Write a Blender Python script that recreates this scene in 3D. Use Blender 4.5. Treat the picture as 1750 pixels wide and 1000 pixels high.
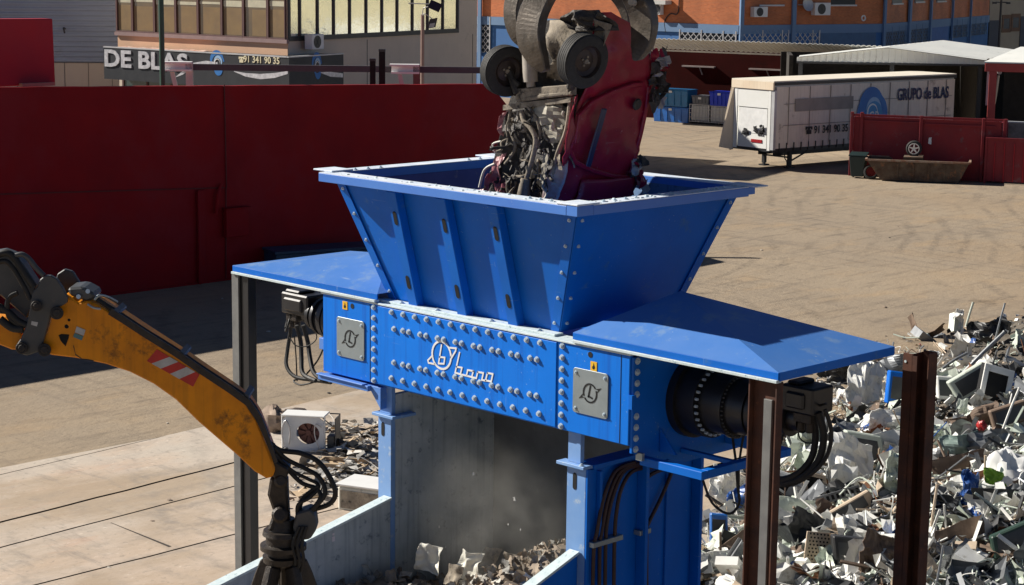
import bpy, bmesh, math, random
from mathutils import Vector, Matrix, noise
S = bpy.context.scene
for o in list(bpy.data.objects): bpy.data.objects.remove(o)
rnd = random.Random(7)
V = Vector
# ------------------------------------------------------------------ camera
FPX = 3290.0
PITCH, YAW, ROLL = math.radians(9.73), math.radians(45.16), math.radians(0.702)
CAM = V((0, 0, 9.0))
cp, sp, cy, sy = math.cos(PITCH), math.sin(PITCH), math.cos(YAW), math.sin(YAW)
FW = V((-sy*cp, cy*cp, -sp)); R0 = V((cy, sy, 0)); U0 = R0.cross(FW)
RT = R0*math.cos(ROLL) + U0*math.sin(ROLL); UP = -R0*math.sin(ROLL) + U0*math.cos(ROLL)
FH = V((-sy, cy, 0))
cam = bpy.data.cameras.new('camera'); co = bpy.data.objects.new('camera', cam); S.collection.objects.link(co)
cam.sensor_width = 36; cam.lens = FPX/1750*36; cam.clip_start = .5; cam.clip_end = 2000
co.matrix_world = Matrix(((RT.x, UP.x, -FW.x, CAM.x), (RT.y, UP.y, -FW.y, CAM.y), (RT.z, UP.z, -FW.z, CAM.z), (0, 0, 0, 1)))
S.camera = co
# ------------------------------------------------------------------ world, sun, exposure
SUN = V((-1.385, -.62, 1.0)).normalized()
w = bpy.data.worlds.new('World'); S.world = w; w.use_nodes = True
nt = w.node_tree; bg = nt.nodes['Background']; sky = nt.nodes.new('ShaderNodeTexSky')
sky.sky_type = 'NISHITA'; sky.sun_disc = False; sky.sun_elevation = math.asin(SUN.z)
sky.sun_rotation = math.atan2(SUN.x, SUN.y); sky.altitude = 600; sky.dust_density = .2; sky.air_density = .45; sky.ozone_density = 1.5
nt.links.new(sky.outputs[0], bg.inputs[0]); bg.inputs[1].default_value = .05
sl = bpy.data.lights.new('sun', 'SUN'); sl.energy = 5.0; sl.angle = math.radians(.5); sl.color = (1, .94, .85)
so = bpy.data.objects.new('sun', sl); S.collection.objects.link(so)
so.rotation_euler = (-SUN).to_track_quat('-Z', 'Y').to_euler(); so.location = (0, 0, 40)
S.view_settings.view_transform = 'Standard'; S.view_settings.look = 'None'; S.view_settings.gamma = 1
S.view_settings.exposure = .62
S.render.engine = 'CYCLES'
S.render.resolution_x, S.render.resolution_y = 1024, 585
# ------------------------------------------------------------------ pixel rays onto real planes
def ray(x, y): return FW + RT*((x-875)/FPX) - UP*((y-500)/FPX)
def atd(x, y, d): return CAM + ray(x, y)*d
def onz(x, y, z=0): r = ray(x, y); return CAM + r*((z-9)/r.z)
def ony(x, y, Y): r = ray(x, y); return CAM + r*(Y/r.y)
def onx(x, y, X): r = ray(x, y); return CAM + r*(X/r.x)
def onpl(x, y, P, n): r = ray(x, y); return CAM + r*((V(P)-CAM).dot(V(n))/r.dot(V(n)))
# ------------------------------------------------------------------ materials
MATS = {}
def mat(name, c, c2=None, rough=.6, metal=0, sc=3, bump=0, bsc=None, dirt=None, dsc=1.5, dth=.55, streak=0, spec=.5, spots=None, coat=0, detail=6, scr=None):
    if name in MATS: return MATS[name]
    m = bpy.data.materials.new(name); m.use_nodes = True; MATS[name] = m
    n = m.node_tree.nodes; l = m.node_tree.links; b = n['Principled BSDF']
    b.inputs['Roughness'].default_value = rough; b.inputs['Metallic'].default_value = metal
    b.inputs['Specular IOR Level'].default_value = spec; b.inputs['Coat Weight'].default_value = coat
    g = n.new('ShaderNodeNewGeometry'); pos = g.outputs['Position']
    def nz(scale, det=6, vec=None, rg=.6):
        t = n.new('ShaderNodeTexNoise'); t.inputs['Scale'].default_value = scale; t.inputs['Detail'].default_value = det
        t.inputs['Roughness'].default_value = rg; l.new(vec or pos, t.inputs['Vector']); return t.outputs['Fac']
    def rampf(f, a, z):
        r = n.new('ShaderNodeMapRange'); r.inputs['From Min'].default_value = a; r.inputs['From Max'].default_value = z; l.new(f, r.inputs['Value']); return r.outputs[0]
    def mix(f, a, bb):
        x = n.new('ShaderNodeMix'); x.data_type = 'RGBA'
        l.new(f, x.inputs[0])
        for s_, v in ((6, a), (7, bb)):
            if isinstance(v, tuple): x.inputs[s_].default_value = (*v, 1)
            else: l.new(v, x.inputs[s_])
        return x.outputs[2]
    if c2 is None: c2 = tuple(k*.8 for k in c)
    col = mix(rampf(nz(sc, detail), .3, .7), c, c2)
    if streak:
        mp = n.new('ShaderNodeMapping'); mp.inputs['Scale'].default_value = (9, 9, .35); l.new(pos, mp.inputs[0])
        f = rampf(nz(1.6, 5, mp.outputs[0]), .5, .8)
        mm = n.new('ShaderNodeMath'); mm.operation = 'MULTIPLY'; l.new(f, mm.inputs[0]); mm.inputs[1].default_value = streak
        col = mix(mm.outputs[0], col, dirt or (.03, .025, .02))
    if dirt:
        f = rampf(nz(dsc, 9, None, .7), dth, dth+.12); col = mix(f, col, dirt)
        l.new(rampf(f, -1.5, 1.2), n.new('ShaderNodeMath').inputs[0])
    if scr:
        for k_, (sx_, sy_, sz_) in enumerate(((2, 2, 60), (40, 40, 1.2))):
            mp = n.new('ShaderNodeMapping'); mp.inputs['Scale'].default_value = (sx_, sy_, sz_); mp.inputs['Rotation'].default_value = (.35*k_, .5, .3); l.new(pos, mp.inputs[0])
            f = rampf(nz(1.0, 3, mp.outputs[0], .5), .70, .76); f2 = rampf(nz(1.1+k_, 3), .52, .62); q_ = n.new('ShaderNodeMath'); q_.operation = 'MULTIPLY'; l.new(f, q_.inputs[0]); l.new(f2, q_.inputs[1]); q2_ = n.new('ShaderNodeMath'); q2_.operation = 'MULTIPLY'; l.new(q_.outputs[0], q2_.inputs[0]); q2_.inputs[1].default_value = scr[1]; col = mix(q2_.outputs[0], col, scr[0])
        f = rampf(nz(26, 4), .66, .70); f2 = rampf(nz(1.7, 4), .5, .62); q_ = n.new('ShaderNodeMath'); q_.operation = 'MULTIPLY'; l.new(f, q_.inputs[0]); l.new(f2, q_.inputs[1]); col = mix(q_.outputs[0], col, scr[0])
    if spots: col = mix(rampf(nz(spots[1], 3), spots[2], spots[2]+.05), col, spots[0])
    l.new(col, b.inputs['Base Color'])
    rr = n.new('ShaderNodeMapRange'); l.new(nz(sc*2.3, 5), rr.inputs[0]); rr.inputs[3].default_value = max(.05, rough-.12); rr.inputs[4].default_value = min(1, rough+.12); l.new(rr.outputs[0], b.inputs['Roughness'])
    if bump:
        bp = n.new('ShaderNodeBump'); bp.inputs['Strength'].default_value = 1; bp.inputs['Distance'].default_value = bump
        l.new(nz(bsc or sc*6, 8), bp.inputs['Height']); l.new(bp.outputs[0], b.inputs['Normal'])
    return m
def ground_mat(name, cs, crack=False, streaky=1.0):
    m = bpy.data.materials.new(name); m.use_nodes = True; MATS[name] = m
    n = m.node_tree.nodes; l = m.node_tree.links; b = n['Principled BSDF']; b.inputs['Roughness'].default_value = .93; b.inputs['Specular IOR Level'].default_value = .2
    g = n.new('ShaderNodeNewGeometry'); pos = g.outputs['Position']
    def nz(s, det=8, sx=1, sy_=1, rot=0, rg=.65):
        mp = n.new('ShaderNodeMapping'); mp.inputs['Scale'].default_value = (sx, sy_, 1); mp.inputs['Rotation'].default_value = (0, 0, rot); l.new(pos, mp.inputs[0])
        t = n.new('ShaderNodeTexNoise'); t.inputs['Scale'].default_value = s; t.inputs['Detail'].default_value = det; t.inputs['Roughness'].default_value = rg
        l.new(mp.outputs[0], t.inputs['Vector']); return t.outputs['Fac']
    def mr(f, a, z, c=0, d=1):
        r = n.new('ShaderNodeMapRange'); r.inputs[1].default_value = a; r.inputs[2].default_value = z; r.inputs[3].default_value = c; r.inputs[4].default_value = d; l.new(f, r.inputs[0]); return r.outputs[0]
    def mix(f, a, bb, mode='MIX'):
        x = n.new('ShaderNodeMix'); x.data_type = 'RGBA'; x.blend_type = mode; l.new(f, x.inputs[0])
        for s_, v in ((6, a), (7, bb)):
            if isinstance(v, tuple): x.inputs[s_].default_value = (*v, 1)
            else: l.new(v, x.inputs[s_])
        return x.outputs[2]
    col = mix(mr(nz(.12, 8), .35, .65), cs[0], cs[1])
    col = mix(mr(nz(.7, 9, 1, .45, .5), .52, .72, 0, .75), col, cs[2])
    col = mix(mr(nz(.35, 9, .6, 1.4, 2.3), .55, .75, 0, .8), col, cs[3])
    col = mix(mr(nz(2.4, 9, 1, .18, .80), .52, .70, 0, .6*streaky), col, cs[4])
    col = mix(mr(nz(.9, 10, .12, 1.2, -.6, .75), .54, .68, 0, .55*streaky), col, cs[3])
    col = mix(mr(nz(.05, 4), .5, .62, 0, .5), col, cs[2])
    col = mix(mr(nz(9, 6), .57, .68, 0, .55), col, cs[4])
    col = mix(mr(nz(14, 4, 1, .5, 1.1), .62, .72, 0, .6), col, tuple(min(.9, k*1.45) for k in cs[0]))
    if crack:
        col = mix(mr(nz(.22, 9, 1, .45, .2, .7), .47, .60, 0, .75), col, (.36, .275, .19))
        col = mix(mr(nz(1.6, 10, .25, 1, .1, .75), .55, .66, 0, .6), col, cs[4])
        col = mix(mr(nz(.5, 8, 1, .3, 1.0, .7), .58, .68, 0, .5), col, (.50, .30, .20))
    for (cx_, cy_, sc_, am_) in ((-95, 20, .9, .55), (10, 95, .7, .5), (-30, 140, 1.1, .4)):
        mp = n.new('ShaderNodeMapping'); mp.inputs['Location'].default_value = (-cx_, -cy_, 0); l.new(pos, mp.inputs[0])
        wv = n.new('ShaderNodeTexWave'); wv.wave_type = 'RINGS'; wv.rings_direction = 'Z'; wv.inputs['Scale'].default_value = sc_*.35; wv.inputs['Distortion'].default_value = 2.2; wv.inputs['Detail'].default_value = 5; wv.inputs['Detail Scale'].default_value = .6; wv.inputs['Detail Roughness'].default_value = .7; l.new(mp.outputs[0], wv.inputs[0])
        a_ = mr(wv.outputs['Fac'], .72, .98); b_ = mr(nz(.13+.05*sc_, 5), .50, .60, 0, am_); c_ = mr(nz(6, 6), .35, .6); q_ = n.new('ShaderNodeMath'); q_.operation = 'MULTIPLY'; l.new(a_, q_.inputs[0]); l.new(b_, q_.inputs[1]); q2_ = n.new('ShaderNodeMath'); q2_.operation = 'MULTIPLY'; l.new(q_.outputs[0], q2_.inputs[0]); l.new(c_, q2_.inputs[1]); col = mix(q2_.outputs[0], col, cs[4])
    col = mix(mr(nz(.4, 5, 1, .6, 2.0), .66, .74, 0, .7), col, tuple(k*.45 for k in cs[4]))
    l.new(col, b.inputs['Base Color'])
    bp = n.new('ShaderNodeBump'); bp.inputs['Distance'].default_value = .035 if not crack else .012; bp.inputs['Strength'].default_value = 1
    l.new(nz(3.5, 10, 1, .6, .4, .75), bp.inputs['Height']); l.new(bp.outputs[0], b.inputs['Normal'])
    return m
BLUE = (.001, .145, .62)
m_blue = mat('blue_paint', BLUE, (.001, .115, .50), .5, sc=1.2, dirt=(.05, .17, .44), dsc=3.2, dth=.60, bump=.0015, bsc=5, spec=.22, scr=((.22, .34, .55), .8))
m_blue_s = mat('blue_paint_streaked', (.001, .185, .76), (.001, .155, .66), .45, sc=1.0, dirt=(.006, .055, .34), dsc=5, dth=.70, streak=.6, bump=.001, bsc=6, spec=.22, scr=((.16, .32, .66), .6))
m_blue_dusty = mat('dusty_blue_paint', (.05, .18, .58), (.10, .24, .58), .6, sc=2.5, dirt=(.30, .36, .45), dsc=4, dth=.60)
m_blue_hood = mat('hood_blue_paint', (.05, .175, .50), (.08, .20, .50), .45, sc=1.6, dirt=(.15, .26, .46), dsc=2.2, dth=.54, bump=.003, bsc=2.5, scr=((.3, .4, .55), .6))
m_rim = mat('worn_rim_paint', (.50, .60, .74), (.80, .83, .86), .6, sc=7, dirt=(.06, .22, .60), dsc=9, dth=.66, bump=.003)
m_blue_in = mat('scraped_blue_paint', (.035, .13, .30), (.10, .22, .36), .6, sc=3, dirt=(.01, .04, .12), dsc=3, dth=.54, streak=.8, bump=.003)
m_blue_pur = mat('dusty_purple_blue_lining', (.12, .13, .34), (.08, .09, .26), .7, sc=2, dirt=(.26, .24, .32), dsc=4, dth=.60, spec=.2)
m_ltblue = mat('pale_blue_paint', (.22, .38, .66), (.14, .30, .62), .55, sc=2, dirt=(.44, .52, .58), dsc=5, dth=.56)
m_bolt = mat('zinc_bolt', (.58, .68, .74), (.44, .54, .62), .4, .25, sc=20)
m_plate = mat('grey_plate', (.33, .38, .40), (.27, .32, .34), .4, .55, sc=6)
m_black = mat('black_steel', (.008, .008, .010), (.014, .013, .014), .42, .1, sc=6, bump=.001, spec=.6)
m_hole = mat('dark_opening', (.004, .004, .005), (.006, .006, .006), .9)
m_white = mat('white_paint', (.80, .80, .78), (.74, .74, .72), .5)
m_cream = mat('cream_paint', (.74, .72, .62), (.62, .60, .52), .55, sc=3, dirt=(.28, .25, .18), dsc=5, dth=.62)
m_hose = mat('black_rubber', (.008, .008, .008), (.016, .015, .014), .65, sc=8)
m_hose_b = mat('brown_hose', (.05, .018, .012), (.03, .012, .01), .5, sc=8)
m_yellow = mat('excavator_yellow', (.85, .31, .003), (.60, .20, .003), .45, sc=2.5, dirt=(.12, .05, .012), dsc=3.2, dth=.565, bump=.0015, streak=.4, spec=.3)
m_grease = mat('greasy_steel', (.022, .018, .015), (.05, .038, .028), .5, .3, sc=14, bump=.006, bsc=40)
m_grey_s = mat('dark_grey_paint', (.045, .05, .055), (.07, .07, .07), .5, sc=5, dirt=(.12, .10, .08), dsc=8, dth=.6)
m_claw = mat('worn_claw_steel', (.17, .14, .11), (.065, .054, .042), .45, .4, sc=6, dirt=(.26, .22, .17), dsc=7, dth=.58, bump=.004)
m_rust = mat('rusty_steel', (.10, .032, .014), (.035, .016, .012), .75, .1, sc=4, dirt=(.20, .07, .025), dsc=9, dth=.6, bump=.002)
m_rust_g = mat('grey_mill_steel', (.20, .20, .19), (.12, .12, .12), .6, .2, sc=3, dirt=(.14, .06, .03), dsc=6, dth=.66)
m_redwall = mat('dark_red_steel', (.27, .002, .005), (.19, .003, .008), .7, sc=.5, dirt=(.23, .008, .014), dsc=.4, dth=.50, streak=.15, spec=.2)
m_redwall2 = mat('red_steel_panel', (.42, .02, .03), (.33, .02, .035), .7, sc=.7, spec=.3)
m_carred = mat('car_red_paint', (.30, .008, .032), (.21, .006, .022), .45, spec=.3, sc=4, dirt=(.20, .07, .07), dsc=5, dth=.62, scr=((.4, .25, .25), .7), bump=.004, bsc=4, coat=.15)
m_under = mat('underbody_metal', (.33, .28, .21), (.12, .10, .08), .85, 0, sc=7, dirt=(.03, .025, .02), dsc=9, dth=.54, bump=.006)
m_underd = mat('underbody_black', (.016, .014, .013), (.07, .06, .05), .6, .2, sc=10, bump=.006)
m_tyre = mat('tyre_rubber', (.016, .016, .016), (.032, .030, .028), .75, sc=20, dirt=(.07, .06, .05), dsc=14, dth=.6)
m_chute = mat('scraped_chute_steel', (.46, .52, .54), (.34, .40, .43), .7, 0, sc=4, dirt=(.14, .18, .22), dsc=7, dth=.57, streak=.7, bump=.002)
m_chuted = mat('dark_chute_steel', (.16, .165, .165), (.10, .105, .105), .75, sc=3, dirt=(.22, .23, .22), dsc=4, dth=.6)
m_edge = mat('worn_pale_edge', (.48, .58, .60), (.62, .70, .70), .65, sc=12, dirt=(.12, .24, .30), dsc=18, dth=.58, bump=.002)
m_asph = ground_mat('yard_dirt', [(.345, .275, .195), (.285, .23, .17), (.375, .27, .165), (.20, .165, .13), (.14, .115, .09)])
m_conc = ground_mat('pad_concrete', [(.52, .465, .39), (.48, .41, .345), (.54, .40, .29), (.40, .36, .32), (.25, .22, .19)], True, .6)
m_tan = mat('tan_render', (.66, .55, .44), (.60, .50, .40), .9, sc=.7, dirt=(.42, .35, .28), dsc=1, dth=.62, streak=.15)
m_peach = mat('peach_render', (.72, .45, .28), (.66, .41, .26), .9, sc=1)
m_brownf = mat('brown_frame', (.14, .075, .065), (.12, .06, .055), .5)
m_darkf = mat('black_frame', (.03, .03, .032), None, .4)
m_sign = mat('charcoal_sign', (.018, .020, .025), (.014, .016, .02), .5, sc=1)
m_lgrey = mat('light_grey_metal', (.55, .55, .55), (.45, .45, .46), .45, .3, sc=2)
m_glassb = mat('brown_window_glass', (.20, .13, .065), (.11, .085, .055), .12, sc=.9, spec=.9, coat=.5)
m_glassc = mat('mirror_film_glass', (.96, .96, .86), (.92, .93, .84), .05, 1.0, sc=.5, bump=.012, bsc=.9)
m_glassd = mat('dark_window_glass', (.012, .018, .025), (.02, .03, .04), .35, spec=.3)
m_gpole = mat('green_pole_paint', (.02, .07, .045), (.03, .09, .06), .45)
m_bluepl = mat('blue_plastic', (.02, .17, .55), (.02, .12, .42), .35, sc=3, coat=.3)
m_bluedk = mat('deep_blue_plastic', (.01, .05, .62), (.01, .04, .5), .4, sc=3)
m_ibc = mat('white_plastic_tank', (.62, .62, .58), (.5, .5, .47), .5, sc=3)
m_curt = mat('grimy_white_curtain', (.82, .74, .64), (.72, .64, .55), .8, sc=.9, dirt=(.38, .31, .25), dsc=1.2, dth=.60, streak=.35)
m_curt2 = mat('tan_lit_trailer_sheet', (.78, .66, .50), (.72, .58, .42), .8, sc=1, streak=.2)  # tan lit look of the trailer end is put into this colour
m_trw = mat('trailer_white', (.78, .78, .75), (.72, .72, .68), .5, sc=1.5, dirt=(.5, .48, .42), dsc=3, dth=.68)
m_navy = mat('navy_lettering', (.008, .02, .10), None, .5)
m_signlet = mat('silver_lettering', (.72, .72, .74), (.42, .42, .45), .35, .2, sc=6)
m_logo_b = mat('logo_blue', (.03, .20, .52), (.015, .12, .40), .5, sc=1)
m_logo_l = mat('logo_pale_blue', (.35, .55, .78), None, .5)
m_roofw = mat('white_sheet_roof', (.84, .84, .78), (.76, .77, .72), .55, sc=.5, dirt=(.45, .42, .36), dsc=1, dth=.62)
m_roofg = mat('grey_sheet_roof', (.66, .66, .62), (.55, .55, .52), .6, sc=1)
m_dkred = mat('shed_red_wall', (.045, .004, .003), (.03, .003, .002), .9, sc=.6, spec=.1, dirt=(.025, .004, .003), dsc=1, dth=.55)
m_orange_red = mat('portal_red_paint', (.50, .075, .06), (.42, .06, .05), .6)
def brick_mat(name, c1, c2, mort, sc):
    m = mat(name, c1); n = m.node_tree.nodes; l = m.node_tree.links; b = n['Principled BSDF']
    g = n.new('ShaderNodeNewGeometry'); sx = n.new('ShaderNodeSeparateXYZ'); l.new(g.outputs['Position'], sx.inputs[0])
    a = n.new('ShaderNodeMath'); a.operation = 'ADD'; l.new(sx.outputs[0], a.inputs[0]); l.new(sx.outputs[1], a.inputs[1])
    c = n.new('ShaderNodeCombineXYZ'); l.new(a.outputs[0], c.inputs[0]); l.new(sx.outputs[2], c.inputs[1])
    t = n.new('ShaderNodeTexBrick'); t.inputs['Scale'].default_value = sc; l.new(c.outputs[0], t.inputs[0])
    t.inputs['Color1'].default_value = (*c1, 1); t.inputs['Color2'].default_value = (*c2, 1); t.inputs['Mortar'].default_value = (*mort, 1)
    t.inputs['Brick Width'].default_value = .5; t.inputs['Row Height'].default_value = .18; t.inputs['Mortar Size'].default_value = .018
    nz = n.new('ShaderNodeTexNoise'); nz.inputs['Scale'].default_value = .6; l.new(g.outputs['Position'], nz.inputs[0])
    x = n.new('ShaderNodeMix'); x.data_type = 'RGBA'; x.blend_type = 'MULTIPLY'; x.inputs[0].default_value = .7
    l.new(t.outputs['Color'], x.inputs[6]); l.new(nz.outputs['Fac'], x.inputs[7])
    y = n.new('ShaderNodeMix'); y.data_type = 'RGBA'; y.blend_type = 'MULTIPLY'; y.inputs[0].default_value = 1; l.new(x.outputs[2], y.inputs[6]); y.inputs[7].default_value = (1.4, 1.4, 1.4, 1)
    l.new(y.outputs[2], b.inputs['Base Color']); return m
m_brick = brick_mat('orange_brick', (.62, .17, .045), (.50, .125, .03), (.42, .20, .10), 2.2)
m_bluewall = mat('blue_wall_paint', (.05, .17, .42), (.04, .14, .36), .7, sc=.5)
m_bluewall2 = mat('pale_blue_trim', (.16, .27, .44), (.14, .24, .40), .7, sc=.5)
m_beige = mat('beige_render', (.42, .36, .28), (.36, .31, .25), .9, sc=.8)
# ------------------------------------------------------------------ mesh builder
class MB:
    def __init__(s): s.v = []; s.f = []; s.mi = []; s.m = 0
    def add(s, vs, fs):
        k = len(s.v); s.v += [V(p) for p in vs]; s.f += [tuple(i+k for i in f) for f in fs]; s.mi += [s.m]*len(fs); return s
    def box(s, x0, x1, y0, y1, z0, z1):
        return s.obox(V((x0, y0, z0)), V((x1-x0, 0, 0)), V((0, y1-y0, 0)), V((0, 0, z1-z0)))
    def obox(s, o, a, b, c):
        o, a, b, c = V(o), V(a), V(b), V(c)
        return s.add([o, o+a, o+a+b, o+b, o+c, o+a+c, o+a+b+c, o+b+c], [(0, 3, 2, 1), (4, 5, 6, 7), (0, 1, 5, 4), (1, 2, 6, 5), (2, 3, 7, 6), (3, 0, 4, 7)])
    def prism(s, pts, off):
        off = V(off); pts = [V(p) for p in pts]; n = len(pts)
        return s.add(pts+[p+off for p in pts], [tuple(range(n))[::-1], tuple(range(n, 2*n))]+[(i, (i+1) % n, n+(i+1) % n, n+i) for i in range(n)])
    def loft(s, A, B, cap=True):
        n = len(A); fs = [(i, (i+1) % n, n+(i+1) % n, n+i) for i in range(n)]
        if cap: fs += [tuple(range(n))[::-1], tuple(range(n, 2*n))]
        return s.add(list(A)+list(B), fs)
    def cyl(s, p0, p1, r0, r1=None, n=16, cap=True):
        p0, p1 = V(p0), V(p1); r1 = r0 if r1 is None else r1; a = (p1-p0).normalized(); t = a.orthogonal().normalized(); u = a.cross(t)
        c = [(math.cos(6.28318*i/n), math.sin(6.28318*i/n)) for i in range(n)]
        return s.loft([p0+(t*x+u*y)*r0 for x, y in c], [p1+(t*x+u*y)*r1 for x, y in c], cap)
    def lathe(s, p, a, prof, n=32):   # prof: (along, radius)
        p, a = V(p), V(a).normalized(); t = a.orthogonal().normalized(); u = a.cross(t); k = len(prof); vs = []
        for i in range(n):
            c, q = math.cos(6.2831853*i/n), math.sin(6.2831853*i/n)
            for h, r in prof: vs.append(p+a*h+(t*c+u*q)*r)
        return s.add(vs, [(i*k+j, i*k+j+1, ((i+1) % n)*k+j+1, ((i+1) % n)*k+j) for i in range(n) for j in range(k-1)])
    def tube(s, pts, r, n=8, smooth=True):
        pts = [V(p) for p in pts]
        if smooth and len(pts) > 2:
            q = []; P = [pts[0]]+pts+[pts[-1]]
            for i in range(1, len(P)-2):
                for k in range(5):
                    t = k/5; a, b, c, d = P[i-1], P[i], P[i+1], P[i+2]
                    q.append(.5*((2*b)+(c-a)*t+(2*a-5*b+4*c-d)*t*t+(3*b-a-3*c+d)*t**3))
            pts = q+[pts[-1]]
        rings = []; t0 = None
        for i, p in enumerate(pts):
            a = (pts[min(i+1, len(pts)-1)]-pts[max(i-1, 0)])
            a = a.normalized() if a.length > 1e-7 else V((0, 0, 1))
            t0 = a.orthogonal().normalized() if t0 is None else (t0-a*t0.dot(a)).normalized()
            u = a.cross(t0); rr = r[min(i*len(r)//len(pts), len(r)-1)] if isinstance(r, list) else r
            rings.append([p+(t0*math.cos(6.28318*j/n)+u*math.sin(6.28318*j/n))*rr for j in range(n)])
        vs = [x for g in rings for x in g]; m = len(rings)
        return s.add(vs, [(i*n+j, i*n+(j+1) % n, (i+1)*n+(j+1) % n, (i+1)*n+j) for i in range(m-1) for j in range(n)]+[tuple(range(n))[::-1], tuple(range((m-1)*n, m*n))])
    def sweep(s, pts, wid, thk, nrm):   # rectangular section; width in the curve's plane, thickness along nrm
        pts = [V(p) for p in pts]; nrm = V(nrm).normalized(); m = len(pts); vs = []
        for i, p in enumerate(pts):
            a = (pts[min(i+1, m-1)]-pts[max(i-1, 0)]).normalized(); b = a.cross(nrm).normalized()
            W, T = wid[i]/2, thk[i]/2
            vs += [p-b*W-nrm*T, p+b*W-nrm*T*.7, p+b*W+nrm*T*.7, p-b*W+nrm*T]
        return s.add(vs, [(i*4+j, i*4+(j+1) % 4, (i+1)*4+(j+1) % 4, (i+1)*4+j) for i in range(m-1) for j in range(4)]+[(3, 2, 1, 0), (m*4-4, m*4-3, m*4-2, m*4-1)])
    def sheet(s, o, a, b, nx, ny, amp, seed, irr=0, fr=2.5, curl=0):
        o, a, b = V(o), V(a), V(b); n = a.cross(b).normalized(); vs = []
        for j in range(ny+1):
            for i in range(nx+1):
                p = o+a*(i/nx)+b*(j/ny); q = p*fr+V((seed*3.7, seed*1.3, seed*7.1))
                d = noise.noise_vector(q)*amp+noise.noise_vector(q*2.7)*amp*.45
                e = V((0, 0, 0))
                if irr and (i in (0, nx) or j in (0, ny)): e = (a*(noise.noise(q*3+V((9, 0, 0))))+b*(noise.noise(q*3+V((0, 9, 0)))))*irr
                vs.append(p+n*(d.x*1.6+curl*(i/nx-.5)**2)+a.normalized()*d.y*.6+b.normalized()*d.z*.6+e)
        return s.add(vs, [(j*(nx+1)+i, j*(nx+1)+i+1, (j+1)*(nx+1)+i+1, (j+1)*(nx+1)+i) for j in range(ny) for i in range(nx)])
    def blob(s, c, rx, ry, rz, amp, seed, n=12, m=8, fr=3):
        vs = []; c = V(c)
        for j in range(m+1):
            th = math.pi*j/m
            for i in range(n):
                ph = 2*math.pi*i/n; d = V((math.sin(th)*math.cos(ph), math.sin(th)*math.sin(ph), math.cos(th)))
                k = 1+amp*noise.noise(d*fr+V((seed, seed*2, 0)))+amp*.5*noise.noise(d*fr*2.7+V((seed, 0, 5)))
                vs.append(c+V((d.x*rx, d.y*ry, d.z*rz))*k)
        return s.add(vs, [(j*n+i, j*n+(i+1) % n, (j+1)*n+(i+1) % n, (j+1)*n+i) for j in range(m) for i in range(n)])
    def fbox(s, F, s0, s1, z0, z1, o0, o1):
        return s.obox(F.pt(s0, z0, o0), F.al*(s1-s0), F.n*(o1-o0), V((0, 0, z1-z0)))
    def build(s, name, m, parent=None, bevel=0, smooth=False, solid=0):
        me = bpy.data.meshes.new(name); vs = s.v
        if parent is not None:
            inv = XF[parent.name].inverted(); vs = [inv@p for p in vs]
        me.from_pydata([tuple(p) for p in vs], [], s.f); me.validate()
        bm = bmesh.new(); bm.from_mesh(me)
        bmesh.ops.recalc_face_normals(bm, faces=bm.faces[:]); bm.to_mesh(me); bm.free()
        ms = m if isinstance(m, (list, tuple)) else [m]
        for x in ms: me.materials.append(x)
        if len(ms) > 1 and len(me.polygons) == len(s.mi):
            for p, i in zip(me.polygons, s.mi): p.material_index = i
        if smooth:
            for p in me.polygons: p.use_smooth = True
            me.set_sharp_from_angle(angle=math.radians(38))
        o = bpy.data.objects.new(name, me); S.collection.objects.link(o)
        if parent is not None: o.parent = parent; XF[o.name] = XF[parent.name]
        else: XF[o.name] = Matrix.Identity(4)
        if solid: q = o.modifiers.new('solid', 'SOLIDIFY'); q.thickness = solid; q.offset = 0
        if bevel: q = o.modifiers.new('bevel', 'BEVEL'); q.width = bevel; q.segments = 1; q.limit_method = 'ANGLE'
        return o
XF = {}
class Frame:      # a vertical plane; al runs left to right as seen from the yard, n points at the viewer
    def __init__(s, O, al): s.O = V((O[0], O[1], 0)); s.al = V((al[0], al[1], 0)).normalized(); s.n = s.al.cross(V((0, 0, 1)))
    def pt(s, a, z, o=0): return s.O+s.al*a+V((0, 0, z))+s.n*o
    def at(s, x, y, o=0): p = onpl(x, y, s.O+s.n*o, s.n); return ((p-s.O).dot(s.al), p.z)
def tag(o, label, cat=None, group=None, kind=None):
    if label: o['label'] = label
    if cat: o['category'] = cat
    if group: o['group'] = group
    if kind: o['kind'] = kind
    return o
def thing(name, loc, label, cat, group=None, rz=0):
    o = bpy.data.objects.new(name, None); S.collection.objects.link(o); o.location = loc; o.rotation_euler = (0, 0, rz); o.empty_display_size = .2
    XF[o.name] = Matrix.Translation(V(loc))@Matrix.Rotation(rz, 4, 'Z'); return tag(o, label, cat, group)
def struct(o): o['kind'] = 'structure'; return o
def copytree(root, loc, label, rz=None):
    r = root.copy(); S.collection.objects.link(r); r.location = loc; r['label'] = label
    if rz is not None: r.rotation_euler = (0, 0, rz)
    for c in list(root.children):
        d = c.copy(); S.collection.objects.link(d); d.parent = r
        for g in list(c.children):
            e = g.copy(); S.collection.objects.link(e); e.parent = d
    return r
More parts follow.
